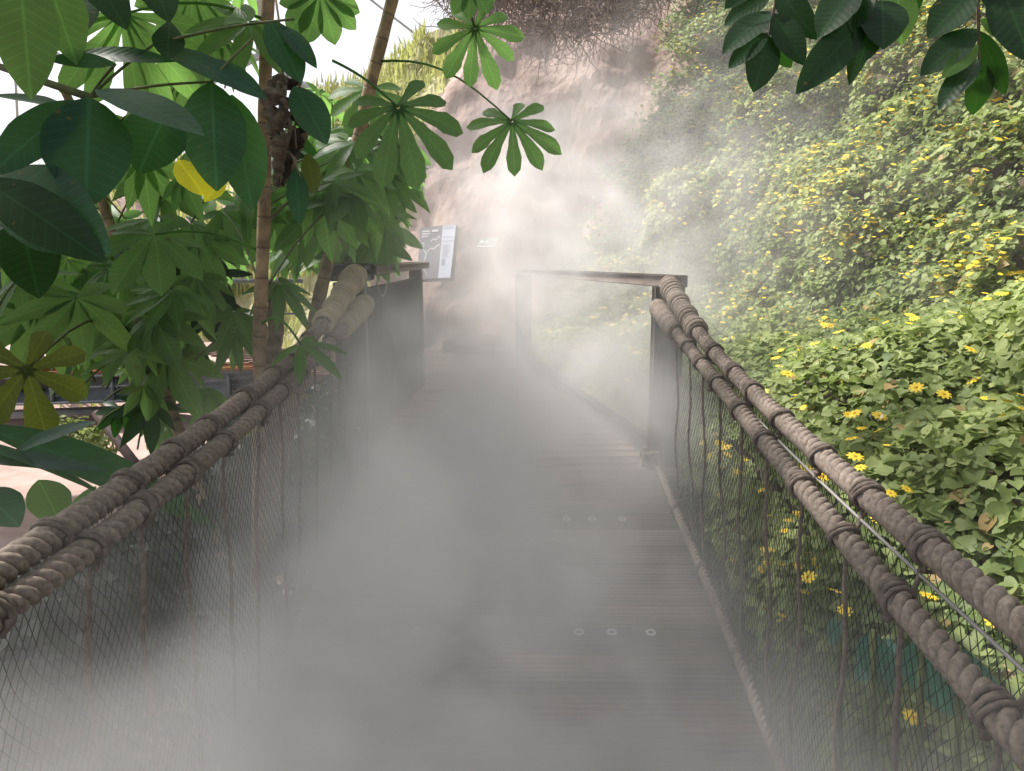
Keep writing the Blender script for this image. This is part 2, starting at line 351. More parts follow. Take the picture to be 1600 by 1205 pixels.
def basis(d, n):
    d = Vector(d).normalized(); n = Vector(n); n = (n - d * n.dot(d)).normalized(); x = d.cross(n)
    return np.array(Matrix((x, d, n)).transposed())
def add_leaf(mb, base, d, n, L, W, prof='ellip', fold=.18, droop=.5, rnd=.5, wav=.03, mi=0, nx=9):
    V, F, U = leaf_grid(L, W, prof, fold, droop, nx, wav, rnd * 40)
    mb.add(V @ basis(d, n).T + np.array(base), F, U, rnd, mi)
def img_dirs(hub):
    v = (Vector(hub) - EYE).normalized(); rt = v.cross(Vector((0, 0, 1))).normalized(); up = rt.cross(v)
    return v, rt, up
def palmate(mb, hub, ang, tilt, n, L, W, spread=250, prof='ellip', droop=.5, fold=.15, rnd=None, fall=.35, mi=0, dip=.15, wav=.03, side=0.0):
    """ang: direction of the middle leaflet as seen (0 right, 90 down), tilt 1 = faces the viewer"""
    v, rt, up = img_dirs(hub); a = R(ang)
    N = (-v * tilt + Vector((0, 0, 1)) * (1 - abs(tilt)) + rt * side).normalized()
    Fd = rt * math.cos(a) - up * math.sin(a); Fd = (Fd - N * Fd.dot(N)).normalized(); Sd = N.cross(Fd)
    base = random.random() if rnd is None else rnd
    for i in range(n):
        th = R(-spread / 2 + spread * i / (n - 1) if n > 1 else 0) + random.uniform(-.08, .08)
        d = Fd * math.cos(th) + Sd * math.sin(th) - N * dip
        k = 1 - fall * (abs(th) / R(spread / 2)) ** 1.5
        l = L * k * random.uniform(.9, 1.08)
        add_leaf(mb, Vector(hub) + d * L * .02, d, N + Vector((random.uniform(-.12, .12), random.uniform(-.12, .12), 0)), l, l * W * random.uniform(.92, 1.08), prof, fold, droop * random.uniform(.7, 1.3), min(1, max(0, base + random.uniform(-.18, .18))), wav, mi)
def petiole(mb, a, b, r=.004, sag=.15):
    a = Vector(a); b = Vector(b); pts = []
    for i in range(9):
        t = i / 8; p = a.lerp(b, t); p.z += sag * (b - a).length * math.sin(math.pi * t) * .5; pts.append(p)
    tube(mb, pts, np.linspace(r * 1.4, r, 9), 6)

# creeper over the slope and the bank
HT = np.array([(0, 0, 0), (-.3, -.13, .07), (-.52, .1, .12), (-.48, .42, .11), (-.27, .75, .05), (0, 1, -.12), (.27, .75, .05), (.48, .42, .11), (.52, .1, .12), (.3, -.13, .07), (0, .45, -.02)])
HF = [(0, 10, 2, 1), (10, 4, 3, 2), (10, 5, 4), (0, 9, 8, 10), (10, 8, 7, 6), (10, 6, 5)]
HU = HT[:, :2].copy()
def rots(n, tilt_n, spread=.7, nrm=None):
    """random frames whose z is near nrm (nx3)"""
    nn = nrm + rng.normal(0, spread, (n, 3)); nn /= np.linalg.norm(nn, axis=1)[:, None]
    a = rng.normal(0, 1, (n, 3)); a[:, 2] -= .8
    a -= nn * (a * nn).sum(1)[:, None]; a /= np.linalg.norm(a, axis=1)[:, None]
    x = np.cross(a, nn); return np.stack([x, a, nn], -1)
def edge_px(py):                               # where the creeper gives way to bare rock, found once for this wall
    return np.interp(py, [-200, 0, 150, 320, 430, 520, 700], [1110, 1075, 1035, 960, 905, 850, 830])
def surf_samples(grid, n, pw=None):
    a = grid[:-1, :-1]; b = grid[1:, :-1]; c = grid[:-1, 1:]; d = grid[1:, 1:]
    nr = np.cross(b - a, c - a); ar = np.linalg.norm(nr, axis=-1); nr /= ar[..., None] + 1e-9
    cen = (a + b + c + d) / 4; dist = np.linalg.norm(cen - np.array(EYE), axis=-1)
    px, py = project(cen.reshape(-1, 3)); px = px.reshape(ar.shape); py = py.reshape(ar.shape)
    vis = (px > 560) & (px < 1750) & (py > -120) & (py < 1400) & (cen[..., 1] > .5)
    wgt = ar * np.where(vis, 1, .02) / np.maximum(dist, 1.2) ** .8
    wgt = wgt.ravel() / wgt.sum(); idx = rng.choice(len(wgt), n, p=wgt)
    u = rng.random((n, 1)); v = rng.random((n, 1)); g = lambda q: q.reshape(-1, 3)[idx]
    pos = (g(a) * (1 - u) + g(b) * u) * (1 - v) + (g(c) * (1 - u) + g(d) * u) * v
    return pos, nr.reshape(-1, 3)[idx]
creeper = empty('flowering_creeper', (2.4, 4, 0), 'dense green creeper with small yellow flowers covering the slope right of the bridge', 'creeper')
def clump(p, f, sd):
    return np.array([mnoise.fractal(Vector((float(a), float(b), float(c))) * f + Vector((sd, 0, 0)), 1, 2, 3) for a, b, c in p])
GW = G[:, 15:, :]
def outward(pos, nr):
    s = np.sign((nr * (np.array([-1.2, -.6, .8]))).sum(1)); return nr * s[:, None]
mb = MB(); fl_pos = []
pos, nr = surf_samples(GW, 170000); nr = outward(pos, nr)
px, py = project(pos); cl = clump(pos, .9, 0); keep = px > edge_px(py) + cl * 60 + rng.normal(0, 14, len(px))
pos, nr, cl = pos[keep], nr[keep], cl[keep]
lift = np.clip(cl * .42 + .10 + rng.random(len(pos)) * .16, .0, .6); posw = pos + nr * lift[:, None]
up = nr * .55 + np.array([-.25, -.15, .75])
size = .046 * (.55 + .9 * rng.random(len(pos)) ** 1.5)
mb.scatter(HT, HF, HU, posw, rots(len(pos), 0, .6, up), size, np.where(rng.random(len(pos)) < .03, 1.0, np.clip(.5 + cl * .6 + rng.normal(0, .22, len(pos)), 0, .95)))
fl_pos.append((posw, nr, cl))
pos, nr = surf_samples(B, 120000); nr = nr * np.sign(nr[:, 2])[:, None]
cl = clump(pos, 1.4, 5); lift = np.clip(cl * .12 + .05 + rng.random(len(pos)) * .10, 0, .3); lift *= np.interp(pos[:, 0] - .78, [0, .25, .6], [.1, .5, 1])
posb = pos + nr * lift[:, None]; size = .040 * (.5 + .9 * rng.random(len(pos)) ** 1.4)
ok = posb[:, 0] > np.array([rail_x(y) for y in posb[:, 1]]) + .045
up = nr * .4 + np.array([-.2, -.2, .8])
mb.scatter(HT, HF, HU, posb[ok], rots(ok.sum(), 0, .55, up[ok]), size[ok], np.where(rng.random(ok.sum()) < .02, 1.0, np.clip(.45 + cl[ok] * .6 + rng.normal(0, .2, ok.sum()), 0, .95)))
fl_pos.append((posb[ok], nr[ok], cl[ok]))
mb.build('foliage', M['cover'], creeper)
# trailing stems and tendrils
mb = MB()
for k in range(420):
    pw, nw, _ = fl_pos[k % 2]; i = rng.integers(len(pw)); p = Vector(pw[i]); n = Vector(nw[i]); pts = []
    d = Vector(rng.normal(0, 1, 3)); d = (d - n * d.dot(n)).normalized()
    for j in range(7):
        pts.append(p + n * .03 * math.sin(j)); p = p + d * .045; d = (d + Vector(rng.normal(0, .35, 3)) + Vector((0, 0, -.12))).normalized()
    tube(mb, pts, .0028, 4)
tag(mb.build('trailing_stems', M['stem'], creeper), kind='stuff')
# flowers
def flower_template():
    V = []; F = []; k = 9
    for i in range(k):
        a = 2 * math.pi * i / k; ca, sa = math.cos(a), math.sin(a); b = len(V)
        for (r, w_, z) in ((.12, .10, 0), (.55, .22, .05), (1.0, .13, -.02)):
            V += [(ca * r - sa * w_, sa * r + ca * w_, z), (ca * r + sa * w_, sa * r - ca * w_, z)]
        F += [[b, b + 1, b + 3, b + 2], [b + 2, b + 3, b + 5, b + 4]]
    nb = len(V); Vd = [(0, 0, .14)]; Fd = []
    for i in range(8):
        a = 2 * math.pi * i / 8; Vd.append((.24 * math.cos(a), .24 * math.sin(a), .05))
    Fd = [[0, 1 + i, 1 + (i + 1) % 8] for i in range(8)]
    return np.array(V), F, np.array(Vd), Fd
FV, FF, DV, DF = flower_template()
def flower_sites(pw, nw, cl, n, far):
    px, py = project(pw); d = np.linalg.norm(pw - np.array(EYE), axis=1)
    wt = np.clip(.45 + cl * 1.3, .08, 2) * np.where((px > 850) & (px < 1640) & (py > -20) & (py < 1150), 1, .01)
    wt = wt / wt.sum(); i = rng.choice(len(pw), n, replace=False, p=wt)
    out = []
    for q in i:
        out.append((pw[q], nw[q]))
        if random.random() < .45: out.append((pw[q] + rng.normal(0, .045, 3), nw[q]))
    return out
sites = flower_sites(*fl_pos[0], 2900, True) + flower_sites(*fl_pos[1], 300, False)
hand = [(1470, 722, 2.5), (1545, 712, 2.6), (1540, 745, 2.5), (1265, 882, 2.15), (1266, 920, 2.1), (1310, 942, 2.1), (1322, 972, 2.05), (1285, 762, 2.5), (1262, 750, 2.6), (1312, 760, 2.45), (1450, 950, 1.9), (1572, 925, 1.9),
        (1545, 762, 2.4), (1375, 668, 2.7), (1432, 623, 2.9), (1195, 785, 2.3), (1250, 822, 2.2), (1550, 992, 1.75), (1470, 660, 2.8), (1520, 612, 2.9), (1568, 578, 3.0), (1352, 555, 3.2), (1233, 600, 3.2), (1215, 575, 3.3)]
for (a, b, D) in hand: sites.append((np.array(P(a, b, D)), np.array([-.2, -.6, .7])))
fm_s = bpy.data.meshes.new('flower')
allV = np.concatenate([FV, DV]); fm_s.from_pydata([tuple(v) for v in allV], [], FF + [[j + len(FV) for j in f] for f in DF])
fm_s.materials.append(M['petal']); fm_s.materials.append(M['disc'])
for i, pg in enumerate(fm_s.polygons): pg.material_index = 0 if i < len(FF) else 1
order = sorted(range(len(sites)), key=lambda i: (Vector(sites[i][0]) - EYE).length)
far = MB(); cl_loc = Vector(creeper.location)
fps, frs, fss = [], [], []
for rank, i in enumerate(order):
    p, n = sites[i]; nv = Vector((random.gauss(-.1, .3), random.gauss(-.14, .35), 1)).normalized()
    q = nv.to_track_quat('Z', 'Y'); s = random.uniform(.016, .030); p = Vector(p) + Vector((-.02, -.03, .05)).normalized() * .06
    if rank < 100:
        o = bpy.data.objects.new('flower', fm_s); col.objects.link(o); o.parent = creeper; o.location = p - cl_loc
        o.rotation_mode = 'QUATERNION'; o.rotation_quaternion = q; o.scale = (s, s, s)
    else: fps.append(tuple(p)); frs.append(np.array(q.to_matrix())); fss.append(s)
far.scatter(FV, FF, FV[:, :2], np.array(fps), np.array(frs), np.array(fss), np.full(len(fps), .5), 0)
far.scatter(DV, DF, DV[:, :2], np.array(fps), np.array(frs), np.array(fss), np.full(len(fps), .5), 1)
tag(far.build('blossoms', [M['petal'], M['disc']], creeper), kind='stuff')

# dead roots and stems hanging over the rock's top edge
mb = MB()
for k in range(2600):
    px = random.uniform(690, 1050); py = random.triangular(-90, 110, -30); 
    D = 11.3 + random.uniform(-.2, .4) - (px - 700) * .0025; lim = np.interp(px, [690, 760, 880, 960, 1030], [20, 45, 85, 50, -15])
    if py > lim + random.gauss(0, 18): continue
    p = P(px, py, D); d = Vector((random.gauss(0, 1), random.gauss(-.2, .4), random.gauss(-.2, .8))).normalized(); pts = []
    for j in range(9):
        pts.append(p.copy()); p = p + d * .07; d = (d + Vector(rng.normal(0, .38, 3)) + Vector((0, 0, -.10))).normalized()
    tube(mb, pts, np.linspace(.007, .003, 9) * random.uniform(.5, 1.3), 4, rnd=random.random(), caps=False)
tag(mb.build('dead_vines', M['root']), 'tangle of dry brown stems hanging over the top of the rock face', 'dead vines', kind='stuff')

# ---------------------------------------------------------------- bridge deck
deck = empty('bridge_deck', (0, 2, 0), 'grooved grey timber deck of the footbridge running up into the mist', 'bridge deck')
XL, XR = -.82, .72
BW = .138; y = -1.2; rows = []; k = 0
while y < 3.79:
    mb = MB(); y1 = y + BW - .006; zz0, zz1 = zd(y), zd(y1); a = math.atan2(zz1 - zz0, y1 - y); ng = 6; jx = random.uniform(-.004, .004)
    V = []; prof = []
    for g in range(ng):                            # board with fine anti-slip grooves
        t0 = g / ng; t1 = (g + .70) / ng; prof += [(t0, 0), (t1, 0), (t1 + .02, -.005), ((g + 1) / ng - .02, -.005)]
    prof += [(1, 0)]; prof = [(0, -.03)] + prof + [(1, -.03)]
    for (t, dz) in prof:
        yy = y + t * (y1 - y); zz = zz0 + (zz1 - zz0) * t + dz; V += [(XL + jx, yy, zz), (XR + jx, yy, zz)]
    n = len(prof); F = [[2 * i, 2 * i + 1, 2 * i + 3, 2 * i + 2] for i in range(n - 1)] + [[2 * (n - 1), 2 * n - 1, 1, 0]]
    F += [[2 * i for i in range(n)], [2 * i + 1 for i in range(n)][::-1]]
    mb.add(V, F, None, random.random()); mb.M = [1 if prof[i][1] < 0 and i + 1 < n and prof[i + 1][1] < 0 and prof[i][1] > -.02 and prof[i + 1][1] > -.02 else 0 for i in range(n - 1)] + [0] * 3
    mb.build('board', [M['deck'], M['groove_shade']], deck, smooth=False)
    rows.append((y, y1)); y += BW; k += 1
def washer(x, y):
    mb = MB(); z = zd(y) + .002; pr = [(.0105, 0), (.012, .003), (.0165, .003), (.018, 0)]; V = []; ns = 16
    for i in range(ns):
        a = 2 * math.pi * i / ns
        for (r, h) in pr: V.append((x + r * math.cos(a), y + r * math.sin(a), z + h + .15 * r * math.sin(a)))
    F = [[i * 4 + j, ((i + 1) % ns) * 4 + j, ((i + 1) % ns) * 4 + j + 1, i * 4 + j + 1] for i in range(ns) for j in range(3)]
    mb.add(V, F); mb.build('screw_washer', M['washer'], deck)
for yy in (1.78, 2.50, 3.30):
    for xx in (-.475, -.37, .2, .315, .45): washer(xx, yy)
mb = MB()
for x in (XL + .06, XR - .06, -.05):
    for i in range(10):
        a, b = -1.2 + i * .5, -1.2 + (i + 1) * .5; beam(mb, (x, a, zd(a) - .10), (x, b, zd(b) - .10), .07, .12, bev=0)
mb.build('joist', M['dark_wood'], deck)

# landing beyond the posts
landing = empty('boardwalk', (0, 6, .57), 'pinkish timber boardwalk beyond the end posts bending left at the rock', 'boardwalk')
y = 3.805; 
while y < 8.9:
    xr = rail_x(y) + .05; xl = -.9 if y < 6.1 else -.9 - (y - 6.1) * 1.1
    mb = MB(); box(mb, ((xl + xr) / 2, y + .068, .57 - .016), (xr - xl, .132, .032), bev=.003, rnd=random.random()); mb.build('board', M['deck_far'], landing, smooth=False); y += .14
kb = MB(); beam(kb, P(695, 543, 8.6), P(812, 562, 8.2), .12, .16)
ko = kb.build('timber_kerb', M['deck_far'], smooth=False, loc=P(750, 552, 8.4)); tag(ko, 'low timber edging beam at the foot of the rock face beyond the boardwalk', 'kerb')

# ---------------------------------------------------------------- ropes
def rope_path(fx, fz, y0=-.9, y1=3.72, n=420):
    ys = np.linspace(y0, y1, n); return np.array([(fx(y), y, zd(y) + fz(y)) for y in ys])
def twisted(mb, Pt, Rr, pitch=.085, strands=3, sides=7, step=.0075, rnd=.5):
    L = np.concatenate([[0], np.cumsum(np.linalg.norm(np.diff(Pt, axis=0), axis=1))]); n = int(L[-1] / step)
    l = np.linspace(0, L[-1], n); Q = np.stack([np.interp(l, L, Pt[:, i]) for i in range(3)], -1); T, N, Bn = frames(Q)
    for k in range(strands):
        ph = 2 * math.pi * (l / pitch + k / strands)
        C = Q + (N * np.cos(ph)[:, None] + Bn * np.sin(ph)[:, None]) * Rr * .56
        tube(mb, C, Rr * .475, sides, rnd + random.uniform(-.15, .15))
def lashing(Pt, i, Rr, parent, turns=4, r=.0046, name='lashing'):
    T, N, Bn = frames(Pt[max(0, i - 3):i + 4]); T, N, Bn = T[3], N[3], Bn[3]; c = Pt[i]; pts = []
    sk = random.uniform(-.45, .45); W = turns * r * 1.5; m = turns * 14
    for j in range(m + 1):
        ph = 2 * math.pi * j / 14; rr = Rr + r * .75 + random.uniform(-.0008, .0008)
        pts.append(c + (N * math.cos(ph) + Bn * math.sin(ph)) * rr + T * (W * (j / m - .5) + (sk + .22 * math.sin(j * .21)) * rr * math.sin(ph)))
    mb = MB(); tube(mb, pts, r, 6, rnd=random.uniform(.2, .6))
    b = rng.normal(0, 1, 3) * .3 + np.array([0, 0, -1]); p = c + b / np.linalg.norm(b) * (Rr + r)          # the knot's bulge and loose tuck
    q = [p + np.array([random.uniform(-.012, .012), random.uniform(-.016, .016), random.uniform(-.016, .01)]) * 1.2 for _ in range(6)]
    tube(mb, q, r * 1.1, 6, rnd=.35)
    return mb.build(name, M['cord'], parent)
def wob(a, f, s): return lambda y: a * math.sin(y * f + s)
LPX = {'left': [[(0, 893), (91, 825), (183, 768), (274, 710), (342, 656), (388, 619), (434, 578), (493, 519), (538, 457)],
                [(0, 951), (91, 888), (151, 847), (228, 788), (297, 733), (351, 688), (402, 642), (456, 596), (502, 551), (543, 505)]],
       'right': [[(1050, 456), (1068, 480), (1092, 520), (1131, 567), (1179, 619), (1227, 663), (1275, 703), (1339, 759), (1398, 806), (1450, 853), (1514, 905), (1587, 972)],
                 [(1062, 525), (1107, 583), (1147, 635), (1215, 707), (1259, 765), (1302, 826), (1378, 900), (1394, 922), (1482, 1027), (1600, 1157)]]}
def sag_line(pts, X):
    """the height of a rope above the deck along the bridge, a smooth curve through surveyed points"""
    ys, hs_ = [], []
    for (a, b) in pts:
        r = ray(a, b); D = X / r.x; ys.append(D); hs_.append(EYE.z + r.z * D - zd(D))
    c = np.polyfit(ys, hs_, 3); lo, hi = min(ys), max(ys); print('rope', X, [round(v, 2) for v in ys], [round(v, 3) for v in hs_])
    def f(y):
        yy = min(max(y, lo), hi); v = np.polyval(c, yy); d = np.polyval(np.polyder(c), yy); return float(v + max(-.1, min(.1, d)) * (y - yy))
    return f
def railing(side):
    sg = -1 if side == 'left' else 1
    X0 = -.80 if sg < 0 else .70
    lab = {'left': 'twin brown rope handrail with dark net, on the left before the slender trunks', 'right': 'twin brown rope handrail with dark net, on the right before the flowering slope'}[side]
    rt = empty('rope_railing', (X0, 2, .25), lab, 'railing')
    w1 = wob(.010, 3.1, sg); w2 = wob(.014, 2.3, sg * 2); H1 = .98; 
    X2 = X0 + (-.045 if sg > 0 else .035)
    f1 = (lambda y: X0 + w1(y) * .3, sag_line(LPX[side][0], X0)); f2 = (lambda y: X2 + w2(y) * .3, sag_line(LPX[side][1], X2))
    fb = (lambda y: X0 + sg * -.01 + w2(y) * .5, lambda y: .05 + w1(y) * .5)
    paths = []
    for (f, Rr, nm) in ((f1, .0265, 'handrail_rope'), (f2, .025, 'handrail_rope'), (fb, .017, 'edge_rope')):
        Pt = rope_path(*f); mb = MB(); twisted(mb, Pt, Rr, .088 if nm == 'handrail_rope' else .08); mb.build(nm, M['rope'], rt); paths.append((Pt, Rr))
    sp = .23 if sg < 0 else .26; ys = np.arange(.2 if sg > 0 else .1, 3.45, sp)
    for q, yk in enumerate(ys):
        idx = []
        for (Pt, Rr) in paths[:2]:
            i = int(np.argmin(abs(Pt[:, 1] - yk - random.uniform(-.03, .03)))); lashing(Pt, i, Rr, rt, random.choice((3, 4, 5))); idx.append(i)
        a = paths[0][0][idx[0]]; b = paths[1][0][idx[1]]; i3 = int(np.argmin(abs(paths[2][0][:, 1] - yk - random.uniform(-.05, .05)))); c = paths[2][0][i3]
        mb = MB(); pts = []
        for j in range(5):
            t = j / 4; pts.append(a + (b - a) * t + np.array([sg * .012 * math.sin(t * 3.1), .01 * math.sin(t * 6), -.012 * math.sin(t * 3.1)]))
        m = 26; ph = random.uniform(0, 6)
        for j in range(1, m + 1):
            t = j / m; amp = .012 * math.sin(math.pi * t)
            pts.append(b + (c - b) * t + np.array([sg * .006 + amp * .5 * math.sin(t * 9 + ph), amp * math.sin(t * 14 + ph) + .004 * math.sin(t * 60), 0]))
        tube(mb, pts, .0048, 6, rnd=random.uniform(.3, .8)); mb.build('lacing_cord', M['cord'], rt)
        if q % 2 == 0: lashing(paths[2][0], i3, paths[2][1], rt, 2)
    # net
    mb = MB(); dy = .0145; dz = .023; cols = int(4.3 / dy); y0 = -.5
    for i in range(cols):
        yk = y0 + i * dy; pts = []; h = .05
        top = max(f1[1](yk), f2[1](yk)) - .02; j = 0
        while h < top:
            yy = yk + (dy * .44 if (i + j) % 2 else -dy * .44) + .034 * mnoise.noise(Vector((yk * 3, h * 5, sg + 7))) + .006 * mnoise.noise(Vector((yk * 2, h * 3, sg)))
            xx = X0 + sg * (.006 + .012 * math.sin(h * 3)) + .014 * mnoise.noise(Vector((yk * 1.5, h * 2, 4)))
            pts.append((xx, yy, zd(yy) + h)); h += dz; j += 1
        tube(mb, pts, .00092 if sg > 0 else .0008, 3, caps=False)
    mb.build('net', M['net'], rt, smooth=False)
    # steel cable under the upper rope
    if sg > 0: mb = MB(); Pt = rope_path(lambda y: X0 - .012, lambda y: f1[1](y) - .050, n=60); tube(mb, Pt, .0035, 6); mb.build('steel_cable', M['cable'], rt)
    # thick whipped rope ends at the post
    for q, (Pt, Rr) in enumerate(paths[:2]):
        end = Pt[-1]; mb = MB(); Q = Pt[-62 if q == 0 else -44:]; T, N, Bn = frames(Q); L = np.linspace(0, 1, 22 * 18); pts = []; tot = len(Q) - 1
        for u in L:
            f = u * tot; i = min(int(f), tot - 1); c = Q[i] + (Q[i + 1] - Q[i]) * (f - i); ph = u * 2 * math.pi * 22 + .6 * math.sin(u * 40)
            rr = (Rr + .004 + (.022 if sg < 0 else .008) * u ** 2.2 + .005 * math.sin(u * 24)) if q == 0 else (Rr + .004 + (.012 if sg < 0 else .004) * u ** .7 + .002 * math.sin(u * 31))
            pts.append(c + (N[i] * math.cos(ph) + Bn[i] * math.sin(ph)) * rr)
        tube(mb, pts, .013, 8, rnd=.7)
        tube(mb, Q, Rr - .004 + (np.linspace(0, 1, len(Q)) ** 2.2) * (.014 if sg < 0 else .001), 10); mb.build('rope_whipping', M['rope_new'] if sg < 0 else M['rope'], rt)
    return rt
railing('left'); railing('right')

# end posts and timber rails of the landing
def post_frame(name, label, near, farp, pw, ht, mirror, ends):
    rt = empty(name, (near[0], near[1], .57), label, 'railing')
    return rt
gl = empty('timber_parapet', (-.86, 3.85, .57), 'dark timber parapet with black end cap at the left end of the bridge', 'parapet')
zt = 1.54
mb = MB(); box(mb, (-.86, 3.86, (zt - .3) / 2 - .02), (.15, .12, zt + .3), bev=.006); mb.build('post', M['dark_wood'], gl, smooth=False)
mb = MB(); box(mb, (-.86, 3.89, zt + .028), (.19, .24, .085), bev=.006); mb.build('end_cap', M['black'], gl, smooth=False)
mb = MB(); beam(mb, (-.825, 4.015, zt + .035), (-.825, 6.3, zt + .035), .14, .05); mb.build('cap_rail', M['cap_wood'], gl, smooth=False)
mb = MB(); beam(mb, (-.86, 6.25, .0), (-.86, 6.25, zt), .1, .1); mb.build('post', M['dark_wood'], gl, smooth=False)
mb = MB(); beam(mb, (-.86, 3.925, .95), (-.86, 6.19, .95), .03, 1.05); mb.build('side_panel', M['dark_wood'], gl, smooth=False)
mb = MB(); tube(mb, [(-.772, 3.80, -.1), (-.772, 3.80, zt - .02)], .006, 8); mb.build('conduit', M['cable'], gl)
mb = MB(); pts = [(-.80 + .035, 4.05 + .35 * t, zt - .02 - .09 * math.sin(math.pi * t)) for t in np.linspace(0, 1, 12)]; tube(mb, pts, .004, 6); mb.build('hanging_wire', M['cable'], gl)
gr = empty('timber_balustrade', (.78, 3.9, .57), 'timber balustrade with tall post and flat cap rail beyond the right end of the bridge', 'railing')
zt = 1.50
def beamo(nm, a, b, wd, ht, m, par): mb = MB(); beam(mb, a, b, wd, ht); return mb.build(nm, M[m], par, smooth=False)
beamo('post', (.735, 3.9, -.2), (.735, 3.9, zt), .15, .09, 'dark_wood', gr)
beamo('base_block', (.66, 3.86, .58), (.66, 3.86, .66), .09, .10, 'cap_wood', gr)
beamo('post', (.01, 7.8, .3), (.01, 7.8, 1.47), .16, .12, 'dark_wood', gr)
beamo('cap_rail', (.765, 3.83, zt + .025), (.0, 7.9, 1.49), .11, .06, 'wood', gr)
beamo('lower_rail', (.72, 3.97, .62), (.03, 7.7, .62), .06, .1, 'dark_wood', gr)

for (x, z) in ((-.83, 1.36), (-.89, 1.12), (-.83, .78)):
    mb = MB(); tube(mb, [(x, 3.802, z), (x, 3.79, z)], [.013, .010], 10); mb.build('bolt', M['cable'], gl)
for (x, z) in ((.77, 1.30), (.70, .80)):
    mb = MB(); tube(mb, [(x, 3.855, z), (x, 3.843, z)], [.013, .010], 10); mb.build('bolt', M['cable'], gr)

# ---------------------------------------------------------------- signs on the rock
def flat(mb, c, pts, off, mi, ins=0):
    """polygon in panel uv (0..1), c = TL, TR, BR, BL corners"""
    TL, TR, BR, BL = [Vector(q) for q in c]; n = (TR - TL).cross(BL - TL).normalized()
    if n.dot(EYE - TL) < 0: n = -n
    out = []
    for (u, v) in pts: out.append(tuple((TL.lerp(TR, u)).lerp(BL.lerp(BR, u), v) + n * off))
    mb.add(out, [list(range(len(out)))], None, .5, mi)
def slab(mb, c, th, mi):
    TL, TR, BR, BL = [Vector(q) for q in c]; n = (TR - TL).cross(BL - TL).normalized()
    if n.dot(EYE - TL) < 0: n = -n
    V = [tuple(q) for q in (TL, TR, BR, BL)] + [tuple(q - n * th) for q in (TL, TR, BR, BL)]
    mb.add(V, [[0, 1, 2, 3], [4, 5, 6, 7], [0, 1, 5, 4], [1, 2, 6, 5], [2, 3, 7, 6], [3, 0, 4, 7]], None, .5, mi)
R4 = lambda u0, v0, u1, v1: [(u0, v0), (u1, v0), (u1, v1), (u0, v1)]
m_board = plain('board_face', (.16, .16, .19), .4); m_strip = plain('board_strip', (.52, .57, .68), .5); m_ink = plain('board_ink', (.25, .28, .36), .5); m_line = plain('board_line', (.62, .60, .62), .5); m_edge = plain('board_edge', (.06, .06, .07), .5)
c = [P(657, 356, 9.15), P(713, 351, 9.0), P(704, 435, 8.75), P(652, 437, 8.9)]
ib = empty('information_board', P(680, 436, 8.9), 'large dark information board with a pale blue side strip leaning on the rock face', 'sign')
mb = MB(); slab(mb, c, .09, 0); mb.build('panel', m_edge, ib, smooth=False)
mb = MB(); flat(mb, c, R4(.0, .01, .62, .99), .004, 0); mb.build('picture', m_board, ib, smooth=False)
mb = MB(); flat(mb, c, R4(.63, .01, .995, .99), .005, 0)
for (v0, v1) in ((.03, .04), (.06, .07), (.22, .23), (.30, .31)): flat(mb, c, R4(.67, v0, .96, v1), .008, 1)
for k in range(14): flat(mb, c, R4(.68, .36 + k * .018, .93 - .1 * random.random(), .366 + k * .018), .008, 1)
flat(mb, c, R4(.69, .63, .79, .76), .008, 1)
mb.build('side_strip', [m_strip, m_ink], ib, smooth=False)
mb = MB()
def stroke(pts, wd):
    global mb
    mb = MB()
    for a, b in zip(pts[:-1], pts[1:]):
        d = Vector(b) - Vector(a); n = Vector((-d.y, d.x)).normalized() * wd
        flat(mb, c, [(a[0] + n.x, a[1] + n.y), (b[0] + n.x, b[1] + n.y), (b[0] - n.x, b[1] - n.y), (a[0] - n.x, a[1] - n.y)], .008, 0)
    mb.build('drawn_line', m_line, ib, smooth=False)
mb = MB()
flat(mb, c, R4(.06, .07, .28, .10), .008, 0); flat(mb, c, R4(.06, .12, .30, .15), .008, 0); flat(mb, c, R4(.06, .17, .24, .20), .008, 0); flat(mb, c, R4(.34, .07, .52, .11), .008, 0)
mb.build('heading', m_line, ib, smooth=False)
stroke([(.32, .30), (.40, .24), (.47, .27), (.55, .20), (.60, .24)], .010); stroke([(.18, .62), (.26, .48), (.34, .42), (.44, .44), (.52, .38), (.60, .36)], .012)
stroke([(.10, .95), (.18, .80), (.14, .70), (.22, .60), (.20, .45)], .010); stroke([(.18, .80), (.30, .92)], .009); stroke([(.08, .30), (.16, .34), (.10, .40), (.2, .5)], .009)
c = [P(752, 371, 9.75), P(779.5, 371, 9.65), P(773, 386, 9.55), P(745, 386, 9.65)]
m_grn = plain('exit_green', (.05, .17, .10), .6, 0, .2); m_wht = plain('exit_white', (.58, .60, .56), .6, 0, .2)
es = empty('exit_sign', P(762, 386, 9.6), 'small green emergency exit sign with left arrow and running figure on the rock face', 'sign')
mb = MB(); slab(mb, c, .02, 0); mb.build('plate', m_wht, es, smooth=False)
mb = MB(); flat(mb, c, R4(.05, .10, .95, .90), .003, 0); mb.build('green_field', m_grn, es, smooth=False)
mb = MB()
flat(mb, c, [(.09, .5), (.20, .22), (.20, .78)], .006, 0); flat(mb, c, R4(.20, .43, .32, .57), .006, 0)           # arrow
k6 = [(.46 + .03 * math.cos(a), .25 + .10 * math.sin(a)) for a in np.linspace(0, 2 * math.pi, 9)[:-1]]; flat(mb, c, k6, .006, 0)   # running figure
for q in ([(.43, .36), (.51, .36), (.49, .60), (.42, .60)], [(.43, .38), (.36, .50), (.38, .55), (.45, .46)], [(.50, .40), (.56, .50), (.54, .55), (.48, .48)], [(.42, .58), (.36, .80), (.39, .82), (.46, .62)], [(.47, .58), (.53, .68), (.50, .84), (.53, .84), (.56, .66), (.49, .57)]): flat(mb, c, q, .006, 0)
